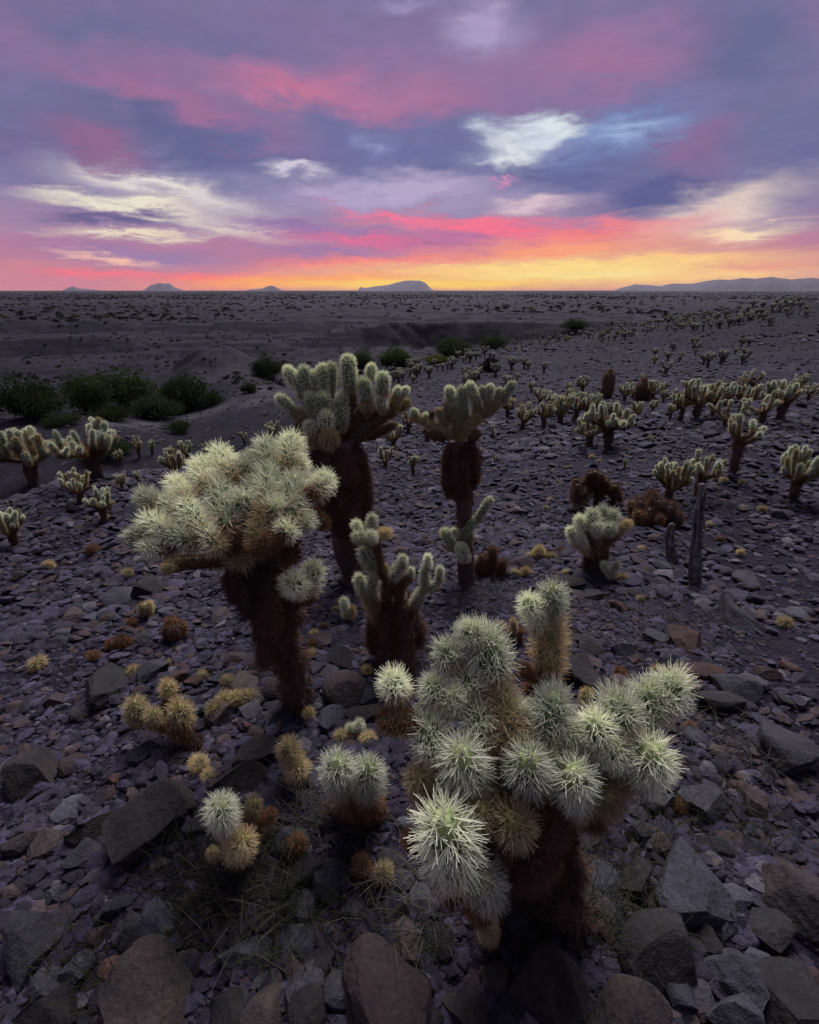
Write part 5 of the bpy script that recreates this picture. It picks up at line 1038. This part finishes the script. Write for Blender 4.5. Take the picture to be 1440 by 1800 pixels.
# gravel: angular desert pavement, size and density by distance
g = np.random.default_rng(9)
PEB = [rock_mesh(3000 + k, 1 if k % 2 else 2, 7, .04, mat='gravel') for k in range(12)]
def gravel(n, r0, r1, s0, s1, half):
    a = g.uniform(-half, half, n); r = np.exp(g.uniform(math.log(r0), math.log(r1), n)); x, y = np.sin(a) * r, np.cos(a) * r
    s = s0 * (s1 / s0) ** (g.random(n) ** 2.2)
    dens = .55 * fbm(x * .9 + 4, y * .9 - 8, 3) + .75 * fbm(x * .3 + 14, y * .3 + 2, 3); keep = dens + .35 * g.normal(size=n) > -.25 + np.where((x > .2) & (r < 3.0) & (r > 1.3), .18, 0)
    return x[keep], y[keep], s[keep]
parts = [gravel(30000, .3, 4.5, .0035, .012, 1.7), gravel(24000, .25, 1.3, .006, .03, 2.5), gravel(42000, 1.2, 3.2, .008, .04, 1.75), gravel(40000, 3, 8, .014, .07, 1.45), gravel(27000, 7, 30, .03, .13, 1.2), gravel(8000, 26, 75, .04, .13, .8), gravel(9000, 38, 100, .06, .24, .8)]
x = np.concatenate([q[0] for q in parts]); y = np.concatenate([q[1] for q in parts]); s = np.concatenate([q[2] for q in parts]); z = terrain(x, y); n = len(x)
scl = np.stack([s, s * g.uniform(.55, 1, n), s * g.uniform(.25, .6, n)], 1)
scatter('gravel', 'dark angular gravel covering the slope', np.stack([x, y, z + scl[:, 2] * .3], 1), np.stack([g.uniform(-.35, .35, n), g.uniform(-.35, .35, n), g.uniform(0, 6.28, n)], 1), scl, g.integers(0, 12, n), PEB, [M['gravel']])
# desert scrub over banks and plain
def bush(seed):
    gg = np.random.default_rng(seed); m = 46; v = gg.normal(size=(m, 3)); v /= np.linalg.norm(v, axis=1, keepdims=True); v *= gg.random((m, 1)) ** .4; v[:, 2] = np.abs(v[:, 2]) * .8
    a = gg.normal(size=(m, 3)); a /= np.linalg.norm(a, axis=1, keepdims=True); b = np.cross(a, gg.normal(size=(m, 3))); b /= np.linalg.norm(b, axis=1, keepdims=True); s_ = .28
    V = np.stack([v + a * s_, v + b * s_ * .8, v - a * s_, v - b * s_ * .8], 1).reshape(-1, 3); return mesh_np('bush', V, np.arange(m * 4).reshape(-1, 4), [M['scrub'] if seed else M['scrubdry']])
def ring(n, r0, r1, s0, s1):
    a = g.uniform(-.85, .85, n); r = np.exp(g.uniform(math.log(r0), math.log(r1), n)); x, y = np.sin(a) * r, np.cos(a) * r
    k = (fbm(x * .02, y * .02, 3) + .3 * g.normal(size=n) > -.05) & ~((r < 100) & (a > -.02)) & (np.hypot((x + 25.5) / 11, (y - 70) / 9) > 1); return x[k], y[k], g.uniform(s0, s1, n)[k]
parts = [ring(3200, 56, 200, .15, .55), ring(5500, 170, 900, .45, 1.3), ring(14000, 600, 6000, .9, 2.0)]
x = np.concatenate([q[0] for q in parts]); y = np.concatenate([q[1] for q in parts]); s = np.concatenate([q[2] for q in parts]); z = terrain(x, y); n = len(x)
scatter('desert_scrub', 'low scattered desert scrub over the far banks and plain', np.stack([x, y, z], 1), np.stack([np.zeros(n), np.zeros(n), g.uniform(0, 6.28, n)], 1), np.stack([s, s, s * g.uniform(.6, 1, n)], 1), g.integers(0, 6, n), [bush(k) for k in range(6)], [M['scrub']])
# dry grass and straw litter
def blades(name, label, patches, mat, seed):
    gg = np.random.default_rng(seed); V, Q = [], []; o = 0
    for (px, py, rad, n, ln, lay) in patches:
        n = int(n * .6)
        p = hit(px, py)
        if p is None: continue
        d = float(np.linalg.norm(p - np.array([0, 0, HC]))); R = rad * d / FPX
        a = gg.random(n) * 6.283; f = np.sqrt(gg.random(n)) * R; bx, by = p[0] + np.cos(a) * f, p[1] + np.sin(a) * f; bz = terrain(bx, by)
        B = np.stack([bx, by, bz], 1); h = ln * gg.uniform(.4, 1.1, n); th = gg.random(n) * 6.283; tilt = np.clip(gg.normal(lay, .3, n), 0, 1.5)
        D = np.stack([np.cos(th) * np.sin(tilt), np.sin(th) * np.sin(tilt), np.cos(tilt)], 1); S = np.stack([-np.sin(th), np.cos(th), np.zeros(n)], 1) * .0011
        mid = B + D * h[:, None] * .55 + np.array([0, 0, .02]) * h[:, None]; tip = B + D * h[:, None] + np.stack([np.cos(th), np.sin(th), np.full(n, -.35)], 1) * h[:, None] * .28
        tip[:, 2] = np.maximum(tip[:, 2], terrain(tip[:, 0], tip[:, 1]) + .004)
        V.append(np.stack([B - S, B + S, mid - S * .8, mid + S * .8, tip - S * .3, tip + S * .3], 1).reshape(-1, 3)); i = np.arange(n)[:, None] * 6 + o
        Q.append(np.concatenate([i + np.array([[0, 1, 3, 2]]), i + np.array([[2, 3, 5, 4]])])); o += n * 6
    tag(link(name, mesh_np(name, np.concatenate(V), np.concatenate(Q), [mat])), label, None, None, 'stuff')
blades('dry_grass', 'thin dry straw and grass litter on the gravel', [(1080, 1090, 120, 420, .10, 1.0), (1000, 1120, 60, 200, .10, 1.0), (880, 1050, 80, 320, .11, .9), (1180, 1060, 90, 260, .08, 1.0), (530, 1430, 60, 150, .16, 1.0), (620, 1420, 50, 120, .15, 1.0), (1250, 1330, 80, 200, .13, .9), (740, 1150, 50, 160, .1, .8), (760, 1190, 30, 90, .1, .7), (1240, 1250, 60, 120, .1, .9), (430, 1560, 90, 160, .15, .7), (780, 1560, 70, 150, .14, .6), (700, 1580, 60, 90, .13, .6), (1290, 1130, 60, 160, .08, .9)], M['straw'], 1)
blades('grass', 'dark thin grass between the shaded rocks', [(430, 1560, 90, 450, .14, .6), (340, 1530, 60, 260, .13, .6), (560, 1620, 80, 300, .12, .6), (480, 1620, 60, 220, .13, .6), (1100, 1500, 90, 320, .12, .6), (1080, 1580, 80, 280, .12, .6), (1180, 1440, 40, 120, .1, .6), (1290, 1440, 60, 200, .12, .6), (1060, 1650, 50, 150, .12, .6), (1130, 1060, 90, 200, .06, .7), (150, 1740, 60, 220, .12, .6), (900, 1620, 50, 160, .1, .5), (740, 1660, 40, 120, .12, .5)], M['grass'], 2)

# ------------------------------------------------------------------ evening haze
def haze():
    x0, x1, y0, y1, za, zb = -7800, 7800, -400, 8600, -16.5, 230
    V = np.array([(x, y, z) for z in (za, zb) for y in (y0, y1) for x in (x0, x1)]); Fq = np.array([(0, 2, 3, 1), (4, 5, 7, 6), (0, 1, 5, 4), (2, 6, 7, 3), (0, 4, 6, 2), (1, 3, 7, 5)])
    m, N, L = new_mat('haze'); v = N.new('ShaderNodeVolumePrincipled'); v.inputs['Color'].default_value = (.86, .82, .92, 1); v.inputs['Density'].default_value = 1.7e-5; v.inputs['Anisotropy'].default_value = .3
    out = N.new('ShaderNodeOutputMaterial'); L.new(v.outputs[0], out.inputs['Volume'])
    tag(link('haze', mesh_np('haze', V, Fq, [m])), 'thin violet evening haze over the plain', None, None, 'stuff')
HAZE = True
if HAZE: haze()

# ------------------------------------------------------------------ each loose stone and fallen joint told apart by its neighbour
import re
LOOSE += [(o, 'fallen straw-coloured cholla joint') for o in col.objects if o.parent is None and o.name.startswith('fallen_joint')]
bins = {}
for o, kind in LOOSE:
    q = np.array(o.location); lab, p = min(LAND, key=lambda l: np.linalg.norm(l[1] - q))
    short = re.split(r' (?:with|on a|on the|in the|at the|by the|of|among|under|behind|between|before|past|over|cut|below|above|touching|tucked|squeezed|beneath|outside|rising|and)\b', lab.split(',')[0])[0]
    short = ' '.join(short.split()[:7]); bins.setdefault((kind, short), []).append((float(np.linalg.norm(p - q)), o))
ORD = ['nearest', 'second nearest', 'third nearest', 'fourth nearest', 'fifth nearest', 'sixth nearest', 'seventh nearest', 'eighth nearest', 'ninth nearest', 'tenth nearest']
for (kind, short), lst in bins.items():
    lst.sort(key=lambda t: t[0])
    for k, (d, o) in enumerate(lst): o['label'] = '%s %s to the %s' % (kind, 'lying next' if len(lst) == 1 else ORD[min(k, 9)], short)
